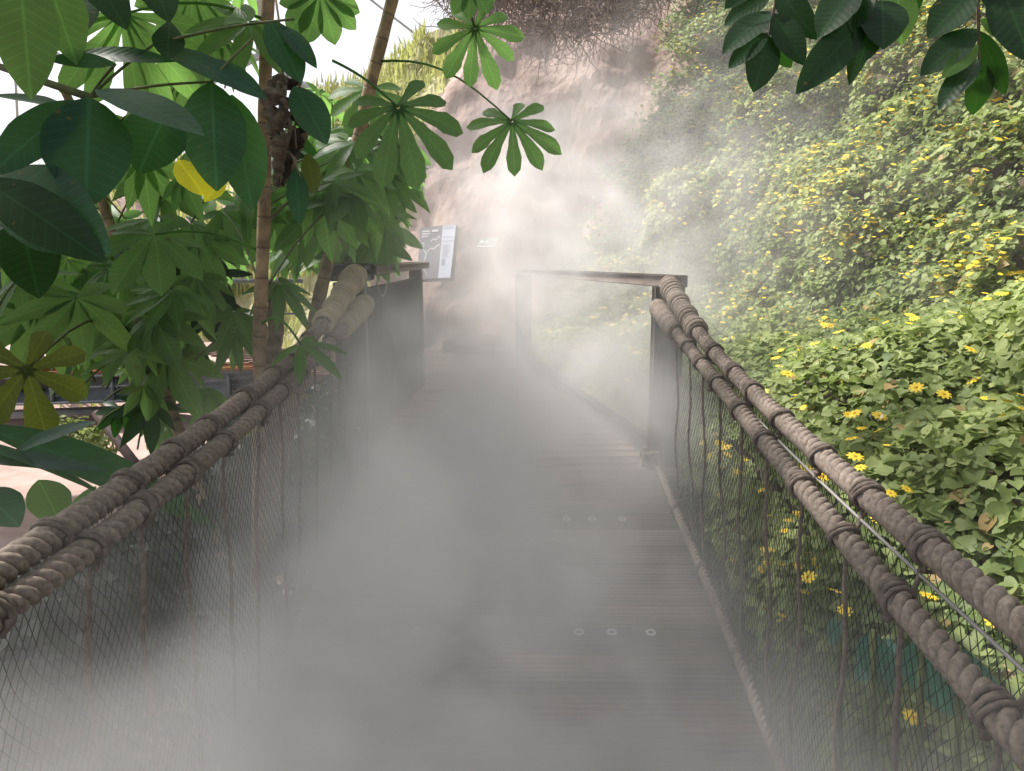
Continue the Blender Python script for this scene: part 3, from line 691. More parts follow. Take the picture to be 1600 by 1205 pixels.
flat(mb, c, R4(.62, .18, .66, .84), .006, 0); flat(mb, c, R4(.66, .18, .86, .24), .006, 0); flat(mb, c, R4(.82, .24, .86, .84), .006, 0)
mb.build('symbol', m_wht, es, smooth=False)

# ---------------------------------------------------------------- far left: ground, walkway, hill, plants, roof
mb = MB(); mb.add([(-22, 6, -2.2), (-2.2, 6, -2.2), (-2.2, 30, -1.2), (-22, 30, -1.2)], [[0, 1, 2, 3]]); tag(mb.build('pale_ground', M['pink']), kind='structure')
mb = MB(); mb.add([(-14, 2.5, -2.35), (-1.6, 2.5, -2.35), (-1.9, 6.02, -2.19), (-14, 6.02, -2.19)], [[0, 1, 2, 3]]); tag(mb.build('path', M['pink']), kind='structure')
wk = empty('raised_walkway', (-6, 10.5, .1), 'raised walkway with steel girder, orange timber edge and tube railing beyond the trees', 'walkway')
Y0, Y1 = 9.6, 10.4
def lp(px, py, D): return P(px, py, D)
mb = MB(); a = lp(-400, 598, 9.0); b = lp(470, 578, 10.4); beam(mb, a - Vector((0, 0, .17)), b - Vector((0, 0, .17)), .10, .34); 
for (dz, hh) in ((-.005, .03), (-.345, .03)): beam(mb, a + Vector((0, -.02, dz)), b + Vector((0, -.02, dz)), .20, hh, bev=0)
for k in range(9):
    q = a.lerp(b, k / 9 + .08); box(mb, q + Vector((0, -.07, -.17)), (.03, .08, .30)); 
    for dz in (-.08, -.17, -.26):
        for dx in (-.05, .05): box(mb, q + Vector((dx, -.06, dz)), (.02, .03, .02))
mb.build('girder', M['steel'], wk, smooth=False)
beamo('timber_edge', a + Vector((0, -.02, .07)), b + Vector((0, -.02, .07)), .12, .10, 'orange', wk)
mb = MB(); mb.add([tuple(a + Vector((0, .05, .125))), tuple(b + Vector((0, .05, .125))), tuple(b + Vector((.1, 2.6, .125))), tuple(a + Vector((-1, 2.6, .125)))], [[0, 1, 2, 3]]); mb.build('floor', M['pink'], wk)
mb = MB(); tube(mb, [a + Vector((0, .2, -.55)), b + Vector((0, .2, -.50))], .06, 12); mb.build('pipe', M['steel'], wk)
mb = MB(); tube(mb, [a + Vector((0, .3, 1.2)), b + Vector((0, .3, 1.2))], .03, 8); tube(mb, [a + Vector((0, .3, .75)), b + Vector((0, .3, .75))], .015, 8); mb.build('handrail', M['steel'], wk)
for k in range(7):
    q = a.lerp(b, k / 7 + .05); mb = MB(); tube(mb, [q + Vector((0, .3, .1)), q + Vector((0, .3, 1.2))], .035, 8); mb.build('rail_post', M['steel'], wk)
mb = MB(); tube(mb, [lp(150, 645, 8.8), lp(250, 775, 8.3)], .055, 8); mb.build('brace', M['dark_wood'], wk)
# hill beyond
XH = np.linspace(-26, 0, 60); YH = np.linspace(15, 34, 40)
def hill_z(x, y): return -1.2 + (y - 15) * .36 + np.interp(x, [-26, -12, -6, -3, 0], [-.6, -.2, 1.2, 2.8, 4]) * min(1, (y - 15) / 6) + .5 * mnoise.fractal(Vector((x * .35, y * .35, 0)), 1, 2, 3)
H = np.array([[(x, y, hill_z(x, y)) for x in XH] for y in YH]); nx = len(XH)
mb = MB(); mb.add(H.reshape(-1, 3), [[i * nx + j, i * nx + j + 1, (i + 1) * nx + j + 1, (i + 1) * nx + j] for i in range(len(YH) - 1) for j in range(nx - 1)])
tag(mb.build('hill', M['pink']), kind='structure')
pos, nr = [], []
a_ = rng.random((16000, 2)); pos = np.array([(-26 + 26 * u, 15 + 19 * v, 0) for u, v in a_]); pos[:, 2] = [hill_z(x, y) for x, y in pos[:, :2]]
cl = clump(pos, .5, 9); k_ = cl > -.22; pos = pos[k_]; cl = cl[k_]
bl = np.array([(-.08, 0, 0), (.08, 0, 0), (.05, .1, .55), (-.05, .1, .55), (0, .3, 1.0)]); bF = [(0, 1, 2, 3), (3, 2, 4)]
iG = S[:-1] > seg[8] + .5; gq = G[:-1][iG]; ii = rng.integers(0, gq.shape[0], 16000); jj = rng.integers(14, gq.shape[1], 16000)
pz = gq[ii, jj] + rng.normal(0, .06, (16000, 3)); k2 = clump(pz, .8, 3) > -.25; pos = np.concatenate([pos, pz[k2]]); cl = np.concatenate([cl, np.full(k2.sum(), .25)]); n_near = int(k2.sum())
n = len(pos); yaw = rng.random(n) * 6.28; tl = rng.normal(0, .35, n)
rot = np.array([np.array(Matrix.Rotation(a, 3, 'Z') @ Matrix.Rotation(b, 3, 'X')) for a, b in zip(yaw, tl)])
mb = MB(); mb.scatter(bl, bF, bl[:, :2], pos, rot, (.35 + .5 * rng.random(n)) * np.where(np.arange(n) >= n - n_near, .30, 1), np.clip(.5 + cl + rng.normal(0, .25, n), 0, 1))
tag(mb.build('dry_grass', M['palegr']), kind='stuff')
# low shrubs between the walkway and the hill, and dark undergrowth below the bridge
def leaf_cloud(mb, c, rad, n, size, rn=(.2, .9), shell=.55, squash=1.0):
    d = rng.normal(0, 1, (n, 3)); d /= np.linalg.norm(d, axis=1)[:, None]; r = (shell + (1 - shell) * rng.random(n)) * (1 + .25 * np.array([mnoise.noise(Vector(v) * 2.5 + Vector(c)) for v in d]))
    pos = np.array(c) + d * r[:, None] * np.array(rad); up = d * .6 + np.array([0, 0, .6])
    mb.scatter(HT, HF, HU, pos, rots(n, 0, .5, up), size * (.6 + .8 * rng.random(n)), rn[0] + (rn[1] - rn[0]) * rng.random(n))
def shrub(name, label, c, rad, n, size, m, cat='shrub', group=None, gz=None):
    gz = c[2] - rad[2] if gz is None else gz
    rt = empty(name, (c[0], c[1], gz), label, cat, group); mb = MB(); leaf_cloud(mb, c, rad, n, size); 
    leaf_cloud(mb, c, [q * .6 for q in rad], n // 3, size); mb.build('crown', M[m], rt)
    mb = MB()
    for k in range(7):
        e = Vector(c) + Vector((random.uniform(-.5, .5) * rad[0], random.uniform(-.5, .5) * rad[1], rad[2] * random.uniform(0, .6)))
        petiole(mb, (c[0] + random.uniform(-.05, .05), c[1], gz - .1), e, .012, .1)
    mb.build('stem', M['root'], rt); return rt
shrub('shrub', 'pale green bush behind the raised walkway at the far left edge', P(60, 395, 13.5), (1.1, .8, .7), 1500, .12, 'cover', gz=.0)
shrub('shrub', 'bushy shrub behind the tube railing, between the two slanting ringed trunks', P(330, 440, 14.5), (1.2, .9, .9), 1700, .12, 'cover', gz=-.5)
shrub('shrub', 'yellow green bush on the hillside right of the tall upright trunk', P(560, 290, 13), (.9, .8, 1.3), 1500, .11, 'cover', gz=.0)
shrub('shrub', 'olive bush under the raised walkway beside the slanting brace', P(110, 690, 9.2), (.6, .4, .3), 700, .06, 'cover')
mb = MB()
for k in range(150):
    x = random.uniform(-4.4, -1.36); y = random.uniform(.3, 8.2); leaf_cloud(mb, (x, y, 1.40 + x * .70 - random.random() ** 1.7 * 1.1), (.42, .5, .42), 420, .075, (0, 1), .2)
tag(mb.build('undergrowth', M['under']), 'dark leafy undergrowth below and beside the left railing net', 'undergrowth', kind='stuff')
mb = MB(); mb.add([(-4.5, .2, -2.3), (-1.0, .2, -2.3), (-1.0, 7, -1.6), (-4.5, 7, -1.6)], [[0, 1, 2, 3]]); tag(mb.build('planting_bed', M['soil']), kind='structure')

# domed roof frame of hexagons
dome = empty('roof_frame', (-8, 12, -2), 'grey steel tube hexagons of the domed roof seen through the leaves', 'roof frame')
mb = MB(); C0 = Vector((2, 4, -8)); RD = 38
def dpt(u, v): return C0 + Vector((math.sin(R(u)) * math.cos(R(v)), math.cos(R(u)) * math.cos(R(v)), math.sin(R(v)))) * RD
hx = 9.0
for i in range(-8, 5):
    for j in range(1, 8):
        cu = i * hx * 1.732 + (j % 2) * hx * .866; cv = 6 + j * hx * 1.5
        if cv > 72: continue
        pts = [dpt(cu + hx * math.sin(R(60 * k)), cv + hx * math.cos(R(60 * k))) for k in range(7)]
        for k in (0, 1, 2): tube(mb, [pts[k], pts[k + 1]], .17, 8); 
        for k in (0, 1, 2): tube(mb, [pts[k] * 1.0 + (C0 - pts[k]) * .03, dpt(cu, cv) + (C0 - dpt(cu, cv)) * .03], .05, 6)
mb.build('tube_lattice', M['tubes'], dome)

# ---------------------------------------------------------------- trees on the left
def trunk(mb, pts, r0, r1):
    pts = [Vector(p) for p in pts]; out = []; n = 60; L = len(pts) - 1
    for i in range(n):
        f = i / (n - 1) * L; k = min(int(f), L - 1); out.append(pts[k].lerp(pts[k + 1], f - k) + Vector((.004 * math.sin(i * .5), .004 * math.cos(i * .37), 0)))
    rr = [(r0 + (r1 - r0) * i / (n - 1)) * (1 + .05 * math.sin(i * 2.1)) for i in range(n)]
    tube(mb, out, rr, 14)
TREES = {}
def tree(key, label, tp, bp, D0, D1, r0, r1, extra_top=None, m='bark', name='palmate_tree'):
    """tp, bp: trunk top / bottom as seen, with depths"""
    b = P(*bp, D1); t = P(*tp, D0); d = (b - t).normalized(); base = b + d * ((b.z + 2.3) / max(.2, -d.z)); top = t - d * (extra_top if extra_top is not None else 1.2)
    rt = empty(name, base, label, 'tree'); mb = MB(); trunk(mb, [base, b, t, top], r0 * 1.2, r1); mb.build('trunk', M[m], rt); TREES[key] = (rt, b, t, top); return rt
tree('A', 'tree with upright ringed tan trunk rising just behind the left rope railing', (418, 0), (406, 590), 2.9, 2.9, .023, .020)
tree('B', 'tree with leaning ringed trunk ending beside the left timber parapet', (612, 0), (488, 515), 3.7, 3.6, .029, .024)
tree('C', 'slim tree whose ringed trunk slants down to the right, left of the upright trunk', (150, 285), (268, 640), 3.7, 3.5, .024, .020, .5)
tree('D', 'short dark cut tree stump between the upright and the leaning trunks', (432, 455), (428, 560), 3.4, 3.4, .034, .030, .0, 'root', 'tree_stump')
def on_trunk(key, t):
    _, b, tp, top = TREES[key]; return b.lerp(tp, t)

def hero(key, mname, hubpx, D, ang, tilt, n, Lpx, W, spread, prof, droop=.5, at=None, fall=.35, dip=.15, rnd=None, wav=.03, fold=.15, side=0, sag=.2):
    rt = TREES[key][0]; hub = P(*hubpx, D); L = Lpx / FPX * D; mb = MB()
    palmate(mb, hub, ang, tilt, n, L, W, spread, prof, droop, fold, rnd, fall, 0, dip, wav, side)
    if at is not None: petiole(mb, at if isinstance(at, Vector) else on_trunk(key, at), hub, .0042, sag)
    return mb.build('leaf', M[mname], rt)
# lobed leaves in front of the rock
hero('B', 'cecro', (622, 168), 2.9, 78, .62, 9, 120, .31, 265, 'lobe', .5, P(520, 95, 3.0), .35, rnd=.0, wav=.06, sag=.1)
hero('B', 'cecro', (742, 44), 3.3, 82, .70, 10, 84, .31, 285, 'lobe', .4, P(700, -60, 3.4), .3, rnd=.75, wav=.06)
hero('B', 'cecro', (800, 190), 3.5, 75, .60, 10, 88, .31, 290, 'lobe', .4, on_trunk('B', .82), .3, rnd=.7, wav=.06, sag=.25)
hero('B', 'cecro', (575, 140), 3.9, 95, .50, 8, 80, .34, 260, 'lobe', .4, on_trunk('B', .9), .3, rnd=.9)
hero('B', 'cecro', (500, -10), 3.3, 90, .7, 8, 75, .5, 230, 'obov', .4, on_trunk('B', 1.0), .3, rnd=.8)
hero('B', 'cecro', (735, -25), 3.2, 90, .6, 7, 50, .5, 200, 'obov', .3, None, rnd=.9)
# big dark leaflets close by, upper left
TREES['E'] = (empty('umbrella_tree', (-1.7, 2.2, -2.2), 'umbrella tree with very large dark oval leaflets filling the upper left corner', 'tree'), Vector((-1.75, 2.2, -2.2)), Vector((-1.62, 2.2, 1.4)), Vector((-1.5, 2.1, 4)))
mb = MB(); trunk(mb, [Vector((-2.2, 2.2, -2.2)), Vector((-2.1, 2.25, 1.4)), Vector((-1.6, 2.1, 3.4))], .04, .03); mb.build('trunk', M['bark'], TREES['E'][0])
def big_leaf(key, m, a, D0, b, D1, W, prof='ellip', nrm=None, droop=.25, rnd=.4, fold=.12):
    p = P(*a, D0); q = P(*b, D1); d = q - p; mb = MB(); v = (p - EYE).normalized()
    nn = Vector(nrm) if nrm else (-v * .8 + Vector((0, 0, .6)))
    add_leaf(mb, p, d, nn, d.length * (1 + droop * droop * .15), d.length * W, prof, fold, droop, rnd, .02, nx=14)
    return mb.build('leaflet', M[m], TREES[key][0])
big_leaf('E', 'big', (140, 152), 1.75, (132, 312), 1.62, .66, 'ellip', rnd=.15)
big_leaf('E', 'big', (128, 158), 1.75, (-25, 262), 1.6, .40, 'ellip', rnd=.2)
big_leaf('E', 'big', (150, 140), 1.78, (312, 180), 1.65, .34, 'ellip', rnd=.25, nrm=(.0, -.45, .9))
big_leaf('E', 'big', (266, 166), 1.9, (214, 264), 1.82, .80, 'ellip', rnd=.7)
big_leaf('E', 'big', (330, 128), 2.0, (338, 288), 1.9, .56, 'ellip', rnd=.6)
big_leaf('E', 'big', (362, 148), 2.05, (395, 322), 2.0, .42, 'ellip', rnd=.4)
big_leaf('E', 'big', (180, 100), 1.9, (75, 85), 1.8, .32, 'ellip', rnd=.2)
big_leaf('E', 'big', (115, 85), 2.0, (262, 78), 1.95, .20, 'ellip', rnd=.2)
big_leaf('E', 'big', (240, 70), 2.0, (410, 130), 1.9, .20, 'ellip', rnd=.3)
big_leaf('E', 'big', (315, 92), 2.0, (412, 142), 1.95, .35, 'ellip', rnd=.25)
big_leaf('E', 'palm', (30, -50), 1.6, (46, 130), 1.45, .38, 'ellip', rnd=.5)
big_leaf('E', 'palm', (-5, -40), 1.8, (5, 70), 1.7, .5, 'ellip', rnd=.9)
big_leaf('E', 'palm', (60, -70), 1.9, (118, 82), 1.8, .42, 'ellip', rnd=.95)
big_leaf('E', 'dkleaf', (92, -15), 2.1, (120, 42), 2.0, .8, 'ellip', rnd=.8)
big_leaf('E', 'dkleaf', (130, -60), 2.0, (195, 28), 1.9, .42, 'ellip', rnd=.8)
big_leaf('E', 'dkleaf', (230, -50), 2.0, (262, 20), 1.9, .5, 'ellip', rnd=.8)
big_leaf('E', 'dkleaf', (265, 30), 2.0, (262, 82), 1.9, .5, 'obov', rnd=.8)
big_leaf('E', 'big', (-30, 150), 1.9, (100, 145), 1.8, .3, 'ellip', rnd=.8, nrm=(0, -.3, 1))
big_leaf('E', 'big', (0, 275), 1.7, (140, 375), 1.5, .45, 'ellip', rnd=.3, nrm=(.3, -.9, .1))
big_leaf('E', 'dkleaf', (-30, 280), 1.6, (150, 390), 1.5, .34, 'ellip', rnd=.5, nrm=(.5, -.8, .2))
big_leaf('E', 'dkleaf', (30, 340), 1.8, (60, 455), 1.7, .6, 'ellip', rnd=1.0)
big_leaf('A', 'big', (460, 135), 2.6, (510, 215), 2.5, .50, 'ellip', rnd=.6)
big_leaf('A', 'big', (420, 30), 2.6, (470, 118), 2.5, .45, 'ellip', rnd=.5)
big_leaf('A', 'big', (440, 40), 2.6, (493, 95), 2.5, .30, 'ellip', rnd=.5)
big_leaf('A', 'big', (462, 262), 2.7, (468, 345), 2.6, .35, 'ellip', rnd=.5)
big_leaf('A', 'olive', (480, 240), 2.75, (492, 300), 2.7, .45, 'ellip', rnd=.5)
big_leaf('A', 'yellow', (278, 250), 2.6, (318, 300), 2.55, .62, 'ellip', rnd=.5)
big_leaf('A', 'yellow', (352, 278), 2.6, (318, 312), 2.55, .60, 'ellip', rnd=.8)
for (a, b) in (((140, 152), (330, 128)), ((140, 152), (240, 70)), ((330, 128), (395, 60)), ((180, 100), (140, 152)), ((205, 160), (150, 145)), ((240, 70), (460, 30))): mb = MB(); petiole(mb, P(*a, 1.95), P(*b, 2.0), .003, .05); mb.build('stem', M['stem'], TREES['E'][0])
mb = MB(); petiole(mb, P(140, 152, 1.8), Vector((-1.85, 2.2, 2.3)), .007, .0); mb.build('stem', M['stem'], TREES['E'][0])
# fan leaf seen against the sky
hero('A', 'palm', (193, 22), 2.7, 88, .75, 9, 150, .24, 170, 'lobe', .2, on_trunk('A', .95), rnd=.9, fall=.2)
hero('A', 'palm', (300, -20), 3.0, 95, .7, 7, 90, .4, 200, 'obov', .2, on_trunk('A', 1.0), rnd=.9, fall=.2)
hero('A', 'palm', (390, 35), 2.8, 130, .5, 7, 105, .3, 250, 'ellip', .3, on_trunk('A', .93), rnd=.3)
# lower left foreground
TREES['F'] = (empty('broadleaf_plant', P(-30, 760, 1.5), 'broad leaved dark plant at the left edge in front of the rope railing end', 'plant'), None, None, None)
big_leaf('F', 'big', (-60, 690), 1.45, (210, 762), 1.75, .36, 'ellip', rnd=.2, nrm=(0, -.3, .9))
big_leaf('F', 'big', (-40, 665), 1.9, (372, 790), 2.45, .24, 'ellip', rnd=.35, nrm=(.15, -.4, .8))
big_leaf('F', 'big', (-40, 720), 1.5, (175, 715), 1.7, .30, 'ellip', rnd=.1, nrm=(0, -.4, .9))
big_leaf('F', 'big', (-30, 765), 1.5, (28, 815), 1.45, .7, 'ellip', rnd=1.0)
big_leaf('F', 'palm', (60, 750), 1.7, (95, 815), 1.65, .75, 'ellip', rnd=.7)
big_leaf('F', 'palm', (150, 760), 1.9, (100, 822), 1.8, .35, 'ellip', rnd=.9)
big_leaf('F', 'big', (150, 658), 1.9, (20, 690), 1.7, .3, 'ellip', rnd=.3, nrm=(0, -.3, .9))
mb = MB(); petiole(mb, P(-60, 690, 1.45), P(-120, 1100, 1.4), .008, 0); mb.build('stem', M['stem'], TREES['F'][0]); mb = MB(); petiole(mb, P(-40, 665, 1.6), P(-110, 1100, 1.5), .008, 0); mb.build('stem', M['stem'], TREES['F'][0])
hero('C', 'olive', (42, 578), 2.1, 80, .8, 7, 105, .45, 290, 'lobe', .3, on_trunk('C', .25), fall=.25, rnd=.4, wav=.08)
# leaf lying over the left rope
hero('A', 'palm', (470, 538), 2.45, 60, .35, 5, 85, .28, 210, 'ellip', .5, on_trunk('A', .15), rnd=.35, fall=.3)
hero('A', 'palm', (242, 366), 2.7, 100, .45, 6, 112, .42, 205, 'obov', .4, on_trunk('A', .35), rnd=.3)
hero('A', 'palm', (222, 243), 3.0, 85, .8, 5, 100, .36, 110, 'lance', .1, on_trunk('A', .6), rnd=.9, fall=.15)
hero('B', 'palm', (487, 338), 3.3, 100, .6, 7, 82, .38, 240, 'ellip', .35, on_trunk('B', .3), rnd=.7)
hero('B', 'palm', (556, 268), 3.4, 80, .5, 6, 80, .40, 220, 'ellip', .4, on_trunk('B', .5), rnd=.5)
# many palmate leaves filling the middle
def fill(key, mname, n, box_, D, Lm, seedr, prof=('ellip', 'lance', 'lance'), rr=(.1, .9), tl=(.2, .75), name='crown'):
    random.seed(seedr); rt = TREES[key][0]
    for i in range(n):
        px = random.uniform(box_[0], box_[1]); py = random.uniform(box_[2], box_[3]); d = random.uniform(*D); L = random.uniform(*Lm)
        if d < 4.2 and ((px > 445 and py > 350) or (px > 560 and py > 330)): py -= 130
        hub = P(px, py, d); mb = MB()
        palmate(mb, hub, random.gauss(88, 28), random.uniform(*tl), random.choice((5, 6, 7, 7)), L, random.uniform(.27, .40), random.uniform(180, 290), random.choice(prof), random.uniform(.2, .8), rnd=random.uniform(*rr), dip=random.uniform(.05, .5), side=random.uniform(-.35, .35))
        k = len(mb.F); t = min(1, max(0, random.gauss(.45, .25))); q = on_trunk(key, t)
        petiole(mb, q if (q - hub).length < .6 else hub + Vector((random.uniform(-.25, .03), random.uniform(-.1, .2), random.uniform(-.25, .0))), hub, .0032, .2)
        mb.M[k:] = [1] * (len(mb.F) - k); mb.build('leaf', [M[mname], M['stem']], rt)
fill('A', 'palm', 32, (210, 560, 260, 470), (3.0, 3.9), (.20, .30), 1)
fill('B', 'palm', 34, (430, 615, 250, 410), (3.7, 5.0), (.22, .33), 2)
fill('C', 'palm', 36, (-20, 300, 370, 560), (2.6, 4.2), (.20, .32), 3)
fill('B', 'palm', 14, (520, 625, 215, 320), (4.0, 5.0), (.24, .34), 21, rr=(.3, 1))
fill('B', 'palm', 16, (470, 600, 130, 300), (4.2, 5.2), (.18, .26), 4, rr=(.5, 1))
fill('A', 'palm', 14, (-20, 420, -60, 200), (3.2, 4.4), (.2, .3), 5, rr=(.5, 1))
fill('C', 'palm', 14, (180, 400, 560, 680), (3.0, 4.5), (.14, .22), 6, rr=(.2, .8))
fill('C', 'palm', 12, (200, 400, 430, 540), (3.1, 4.2), (.16, .24), 51, rr=(.1, .8))
fill('C', 'dkleaf', 16, (-20, 330, 330, 560), (3.0, 4.6), (.2, .32), 31)
fill('B', 'palm', 16, (420, 600, 300, 385), (4.3, 5.4), (.22, .32), 41, rr=(.2, 1))
fill('B', 'dkleaf', 10, (430, 600, 200, 340), (4.0, 5.0), (.2, .3), 32)
fill('B', 'cecro', 26, (330, 640, 180, 400), (5.2, 6.6), (.28, .42), 33, rr=(.2, 1))
fill('C', 'cecro', 16, (-20, 330, 240, 420), (5.0, 6.4), (.28, .42), 34, rr=(.2, 1))
fill('A', 'dkleaf', 12, (180, 420, 330, 640), (3.2, 4.5), (.18, .26), 8)
# unseen crowns added above the frame to shade the bridge and mist
def shade_canopy(key, n, c, rad, seedr):
    random.seed(seedr); mb = MB()
    for i in range(n):
        p = Vector(c) + Vector([random.uniform(-1, 1) * q for q in rad]); px, py = project(np.array([tuple(p)]))
        if p.y > .3 and -60 < px[0] < 1700 and py[0] > -170: continue
        palmate(mb, p, random.uniform(0, 360), random.uniform(-.1, .3), 8, random.uniform(.3, .42), .4, 320, 'obov', .5, rnd=random.random())
    mb.build('crown', M['cecro'], TREES[key][0])
shade_canopy('A', 95, (-2.0, 1.9, 4.1), (1.9, 2.0, .8), 11)
shade_canopy('C', 200, (-3.5, 2.3, 3.9), (1.5, 2.4, 1.2), 13)

# bundle of dried leaf beside the trunk
dl = empty('dried_leaf', P(435, 290, 2.7), 'crumpled dead brown leaf hanging on a thin stalk beside the upright trunk', 'dead leaf')
mb = MB(); spine = [P(448, 118, 2.7), P(440, 160, 2.68), P(452, 200, 2.7), P(446, 240, 2.68), P(436, 292, 2.7)]
nU, nVv = 44, 26; V = []
for i in range(nU):
    f = i / (nU - 1) * 4; k = min(int(f), 3); c0 = spine[k].lerp(spine[k + 1], f - k); wd = .055 * math.sin(math.pi * min(1, (i + 2) / (nU + 2)) ** .7) + .012
    for j in range(nVv):
        a = 2 * math.pi * j / nVv * .86; q = Vector((math.cos(a), math.sin(a), 0)); r = wd * (1 + .55 * mnoise.noise(Vector((math.cos(a) * 2, math.sin(a) * 2, i * .30))) + .35 * mnoise.noise(Vector((a * 5, 3, i * .55))))
        V.append(tuple(c0 + q * r + Vector((0, 0, .012 * mnoise.noise(Vector((a * 3, 9, i * .6)))))))
Fd = [[i * nVv + j, i * nVv + j + 1, (i + 1) * nVv + j + 1, (i + 1) * nVv + j] for i in range(nU - 1) for j in range(nVv - 1) if not (18 < i < 23 and 14 < j < 18) and mnoise.noise(Vector((i * .4, j * .5, 2))) < .42]
mb.add(V, Fd, None, .4)
mb.build('blade', M['dead'], dl)
mb = MB(); tube(mb, [P(442, 120, 2.7), P(440, 60, 2.72), P(428, -20, 2.75)], .004, 6)
for k in range(10):
    q = spine[k % 4].lerp(spine[k % 4 + 1], random.random()); tube(mb, [q, q + Vector((random.uniform(-.05, .05), -.03, -.03)), q + Vector((random.uniform(-.06, .06), -.04, -.09))], .0025, 5)
mb.build('stalk', M['root'], dl)

# ---------------------------------------------------------------- branches overhanging top right
def branch(label, pts, D, leaves, seedr, m='dkleaf'):
    random.seed(seedr); rt = empty('overhanging_branch', P(*pts[0], D), label, 'branch', 'branches hanging in at the top right')
    mb = MB(); tube(mb, [P(a, b, D) for a, b in pts], np.linspace(.006, .0025, len(pts)), 6); mb.build('twig', M['root'], rt)
    for (a, b, c_, d_, wd, r_) in leaves:
        p = P(a, b, D); q = P(c_, d_, D - random.uniform(-.05, .10)); d = q - p; mb = MB(); v = (p - EYE).normalized()
        nn = -v * .75 + Vector((random.uniform(-.35, .35), 0, .5)); add_leaf(mb, p, d, nn, d.length * 1.03, d.length * wd, 'ellip', .15, .35, r_, .02, nx=12); mb.build('leaf', M['palm'] if r_ > .9 else M[m], rt)
branch('leafy twig with oval leaflets hanging at the top, leftmost and nearest the rock', [(1215, -80), (1212, 0), (1202, 55)], 2.0,
       [(1206, -10, 1130, 32, .50, .3), (1204, 18, 1132, 66, .46, .4), (1200, 52, 1140, 96, .48, .3), (1202, 56, 1182, 134, .58, .5), (1206, 54, 1238, 110, .42, .4), (1208, 22, 1256, 90, .46, .5), (1212, -20, 1272, 54, .42, .4), (1190, -40, 1135, 5, .5, .5)], 1)
branch('leafy twig with long drooping leaves hanging at the top, in the middle of three', [(1370, -90), (1368, -20), (1370, 5)], 1.9,
       [(1352, 30, 1258, 125, .36, .3), (1372, 15, 1318, 128, .34, .4), (1378, 0, 1385, 62, .8, .5), (1340, -25, 1280, 42, .6, .4), (1400, -20, 1412, 60, .6, .95), (1350, -20, 1330, 40, .7, .6), (1400, -60, 1440, 8, .6, .5), (1368, 10, 1352, 90, .5, .7)], 2)
branch('leafy twig with broad oval leaves hanging in the top right corner', [(1520, -90), (1528, 0), (1530, 95)], 1.8,
       [(1526, -20, 1450, 50, .70, .3), (1528, 46, 1442, 105, .55, .3), (1530, 92, 1467, 155, .42, .4), (1530, 98, 1532, 182, .58, .6), (1530, 48, 1575, 150, .30, .4), (1560, -30, 1612, 80, .5, .5), (1532, 30, 1598, 62, .35, .95), (1528, -50, 1590, 20, .5, .5), (1528, 70, 1480, 110, .4, .95)], 3)

# broad teal leaves behind the right net, bottom right
tp = empty('arum_plant', P(1400, 1180, 1.75), 'broad blue green leaves pressed behind the right net near the bottom corner', 'plant')
for (a, b, c_, d_, wd, D0) in ((1350, 985, 1382, 1095, .62, 1.62), (1440, 995, 1470, 1135, .60, 1.5), (1400, 1000, 1330, 1060, .5, 1.7), (1500, 1010, 1545, 1120, .5, 1.45), (1300, 960, 1240, 1010, .5, 1.8)):
    p = P(a, b, D0); q = P(c_, d_, D0); p.x = max(p.x, .79); q.x = max(q.x, .77); d = q - p; mb = MB(); add_leaf(mb, p, d, Vector((-.8, -.5, .4)), d.length, d.length * wd, 'ellip', .1, .3, random.random(), .02, nx=12); mb.build('leaf', M['teal'], tp)
    mb = MB(); petiole(mb, p, (p.x + .08, p.y, -.2), .005, 0); mb.build('stem', M['stem'], tp)
# butterfly on the creeper
bf = empty('butterfly', P(1368, 660, 2.68), 'small white butterfly settled above a yellow flower on the bank', 'butterfly')
bp0 = P(1368, 658, 2.66)
for s in (-1, 1):
    mb = MB(); rr = [tuple(bp0 + Vector((s * (.004 + .010 * abs(math.sin(a))), 0, .002)) + Vector((s * .3 * .02 * (1 - math.cos(a)), .012 * math.sin(a) * .6, .013 * (1 - math.cos(a)) * .9))) for a in np.linspace(0, 2 * math.pi, 14)[:-1]]
    mb.add(rr, [list(range(13))]); mb.build('wing', M['white'], bf, smooth=False)
mb = MB(); tube(mb, [bp0 + Vector((0, -.010, -.002)), bp0, bp0 + Vector((0, .012, .002))], [.0012, .0022, .001], 6); mb.build('body', M['black'], bf)

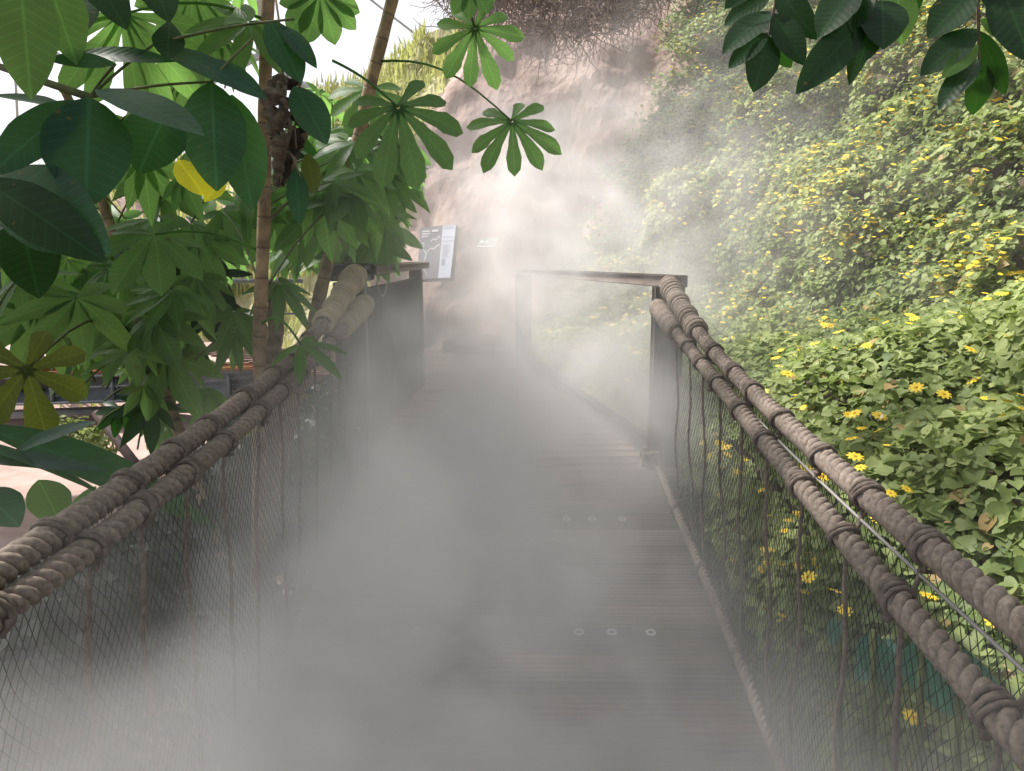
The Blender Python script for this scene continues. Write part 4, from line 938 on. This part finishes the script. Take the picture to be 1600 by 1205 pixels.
# ---------------------------------------------------------------- mist
def make_mist():
    lo = Vector((-2.6, .2, -.9)); hi = Vector((2.9, 9.4, 4.3)); c = (lo + hi) / 2; s = hi - lo
    mb = MB(); box(mb, c, s); o = mb.build('mist', [], None, smooth=False)
    o.data.materials.clear(); m = bpy.data.materials.new('mist'); m.use_nodes = True; t = m.node_tree; t.nodes.clear(); L = t.links.new
    out = N_(t, 'ShaderNodeOutputMaterial'); pv = N_(t, 'ShaderNodeVolumePrincipled'); L(pv.outputs[0], out.inputs['Volume'])
    pv.inputs['Color'].default_value = (.98, .968, .975, 1); pv.inputs['Anisotropy'].default_value = .25
    geo = N_(t, 'ShaderNodeNewGeometry')
    n1 = N_(t, 'ShaderNodeTexNoise', i_Scale=1.1, i_Detail=2.0); L(geo.outputs['Position'], n1.inputs['Vector'])
    sub = N_(t, 'ShaderNodeVectorMath', operation='SUBTRACT'); L(n1.outputs['Color'], sub.inputs[0]); sub.inputs[1].default_value = (.5, .5, .5)
    wa = N_(t, 'ShaderNodeVectorMath', operation='MULTIPLY_ADD'); L(sub.outputs[0], wa.inputs[0]); wa.inputs[1].default_value = (.95, .95, .95); L(geo.outputs['Position'], wa.inputs[2])
    total = None
    for (cx, cy_, cz, rx, ry, rz, den) in MIST:
        a = N_(t, 'ShaderNodeVectorMath', operation='SUBTRACT'); L(wa.outputs[0], a.inputs[0]); a.inputs[1].default_value = (cx, cy_, cz)
        b = N_(t, 'ShaderNodeVectorMath', operation='MULTIPLY'); L(a.outputs[0], b.inputs[0]); b.inputs[1].default_value = (1 / rx, 1 / ry, 1 / rz)
        d = N_(t, 'ShaderNodeVectorMath', operation='DOT_PRODUCT'); L(b.outputs[0], d.inputs[0]); L(b.outputs[0], d.inputs[1])
        e = N_(t, 'ShaderNodeMath', operation='MULTIPLY'); L(d.outputs['Value'], e.inputs[0]); e.inputs[1].default_value = -1
        f = N_(t, 'ShaderNodeMath', operation='EXPONENT'); L(e.outputs[0], f.inputs[0])
        g = N_(t, 'ShaderNodeMath', operation='MULTIPLY_ADD'); L(f.outputs[0], g.inputs[0]); g.inputs[1].default_value = den
        if total is None: g.inputs[2].default_value = 0
        else: L(total, g.inputs[2])
        total = g.outputs[0]
    n2 = N_(t, 'ShaderNodeTexNoise', i_Scale=2.6, i_Detail=3.0, i_Roughness=.55); L(wa.outputs[0], n2.inputs['Vector'])
    mr = N_(t, 'ShaderNodeMapRange'); mr.clamp = False; mr.inputs[1].default_value = .36; mr.inputs[2].default_value = .64; mr.inputs[3].default_value = -.3; mr.inputs[4].default_value = 2.5; L(n2.outputs[0], mr.inputs[0])
    mu = N_(t, 'ShaderNodeMath', operation='MULTIPLY'); L(total, mu.inputs[0]); L(mr.outputs[0], mu.inputs[1])
    sb = N_(t, 'ShaderNodeMath', operation='SUBTRACT'); L(mu.outputs[0], sb.inputs[0]); sb.inputs[1].default_value = .02; sb.use_clamp = False
    mxx = N_(t, 'ShaderNodeMath', operation='MAXIMUM'); L(sb.outputs[0], mxx.inputs[0]); mxx.inputs[1].default_value = 0
    L(mxx.outputs[0], pv.inputs['Density'])
    o.data.materials.append(m); tag(o, 'white mist drifting over the bridge deck and up the rock face', 'mist', kind='stuff')
#        x     y     z    rx   ry   rz   density per metre
MIST = [(-.28, 2.7, .50, .52, 1.2, .60, 2.3),
        (.25, 1.6, .20, .60, .5, .38, 1.6),
        (.62, 1.0, .42, .38, .45, .36, 2.0),
        (-.62, .9, .46, .50, .55, .42, 2.9),
        (-1.0, 1.9, -.1, .60, .8, .40, 1.0),
        (-.15, 4.1, .75, .45, .9, .50, 1.15),
        (.55, 3.5, .95, .28, .5, .38, 1.5),
        (.40, 4.6, 1.0, .40, .8, .55, .75),
        (.05, 6.2, 1.50, .75, 1.4, .80, .36),
        (.20, 7.4, 2.3, .8, 1.2, 1.0, .17),
        (1.2, 6.2, 1.9, .8, 1.3, .9, .20),
        (1.6, 5.0, 1.9, 2.0, 4.0, 2.0, .035)]
make_mist()
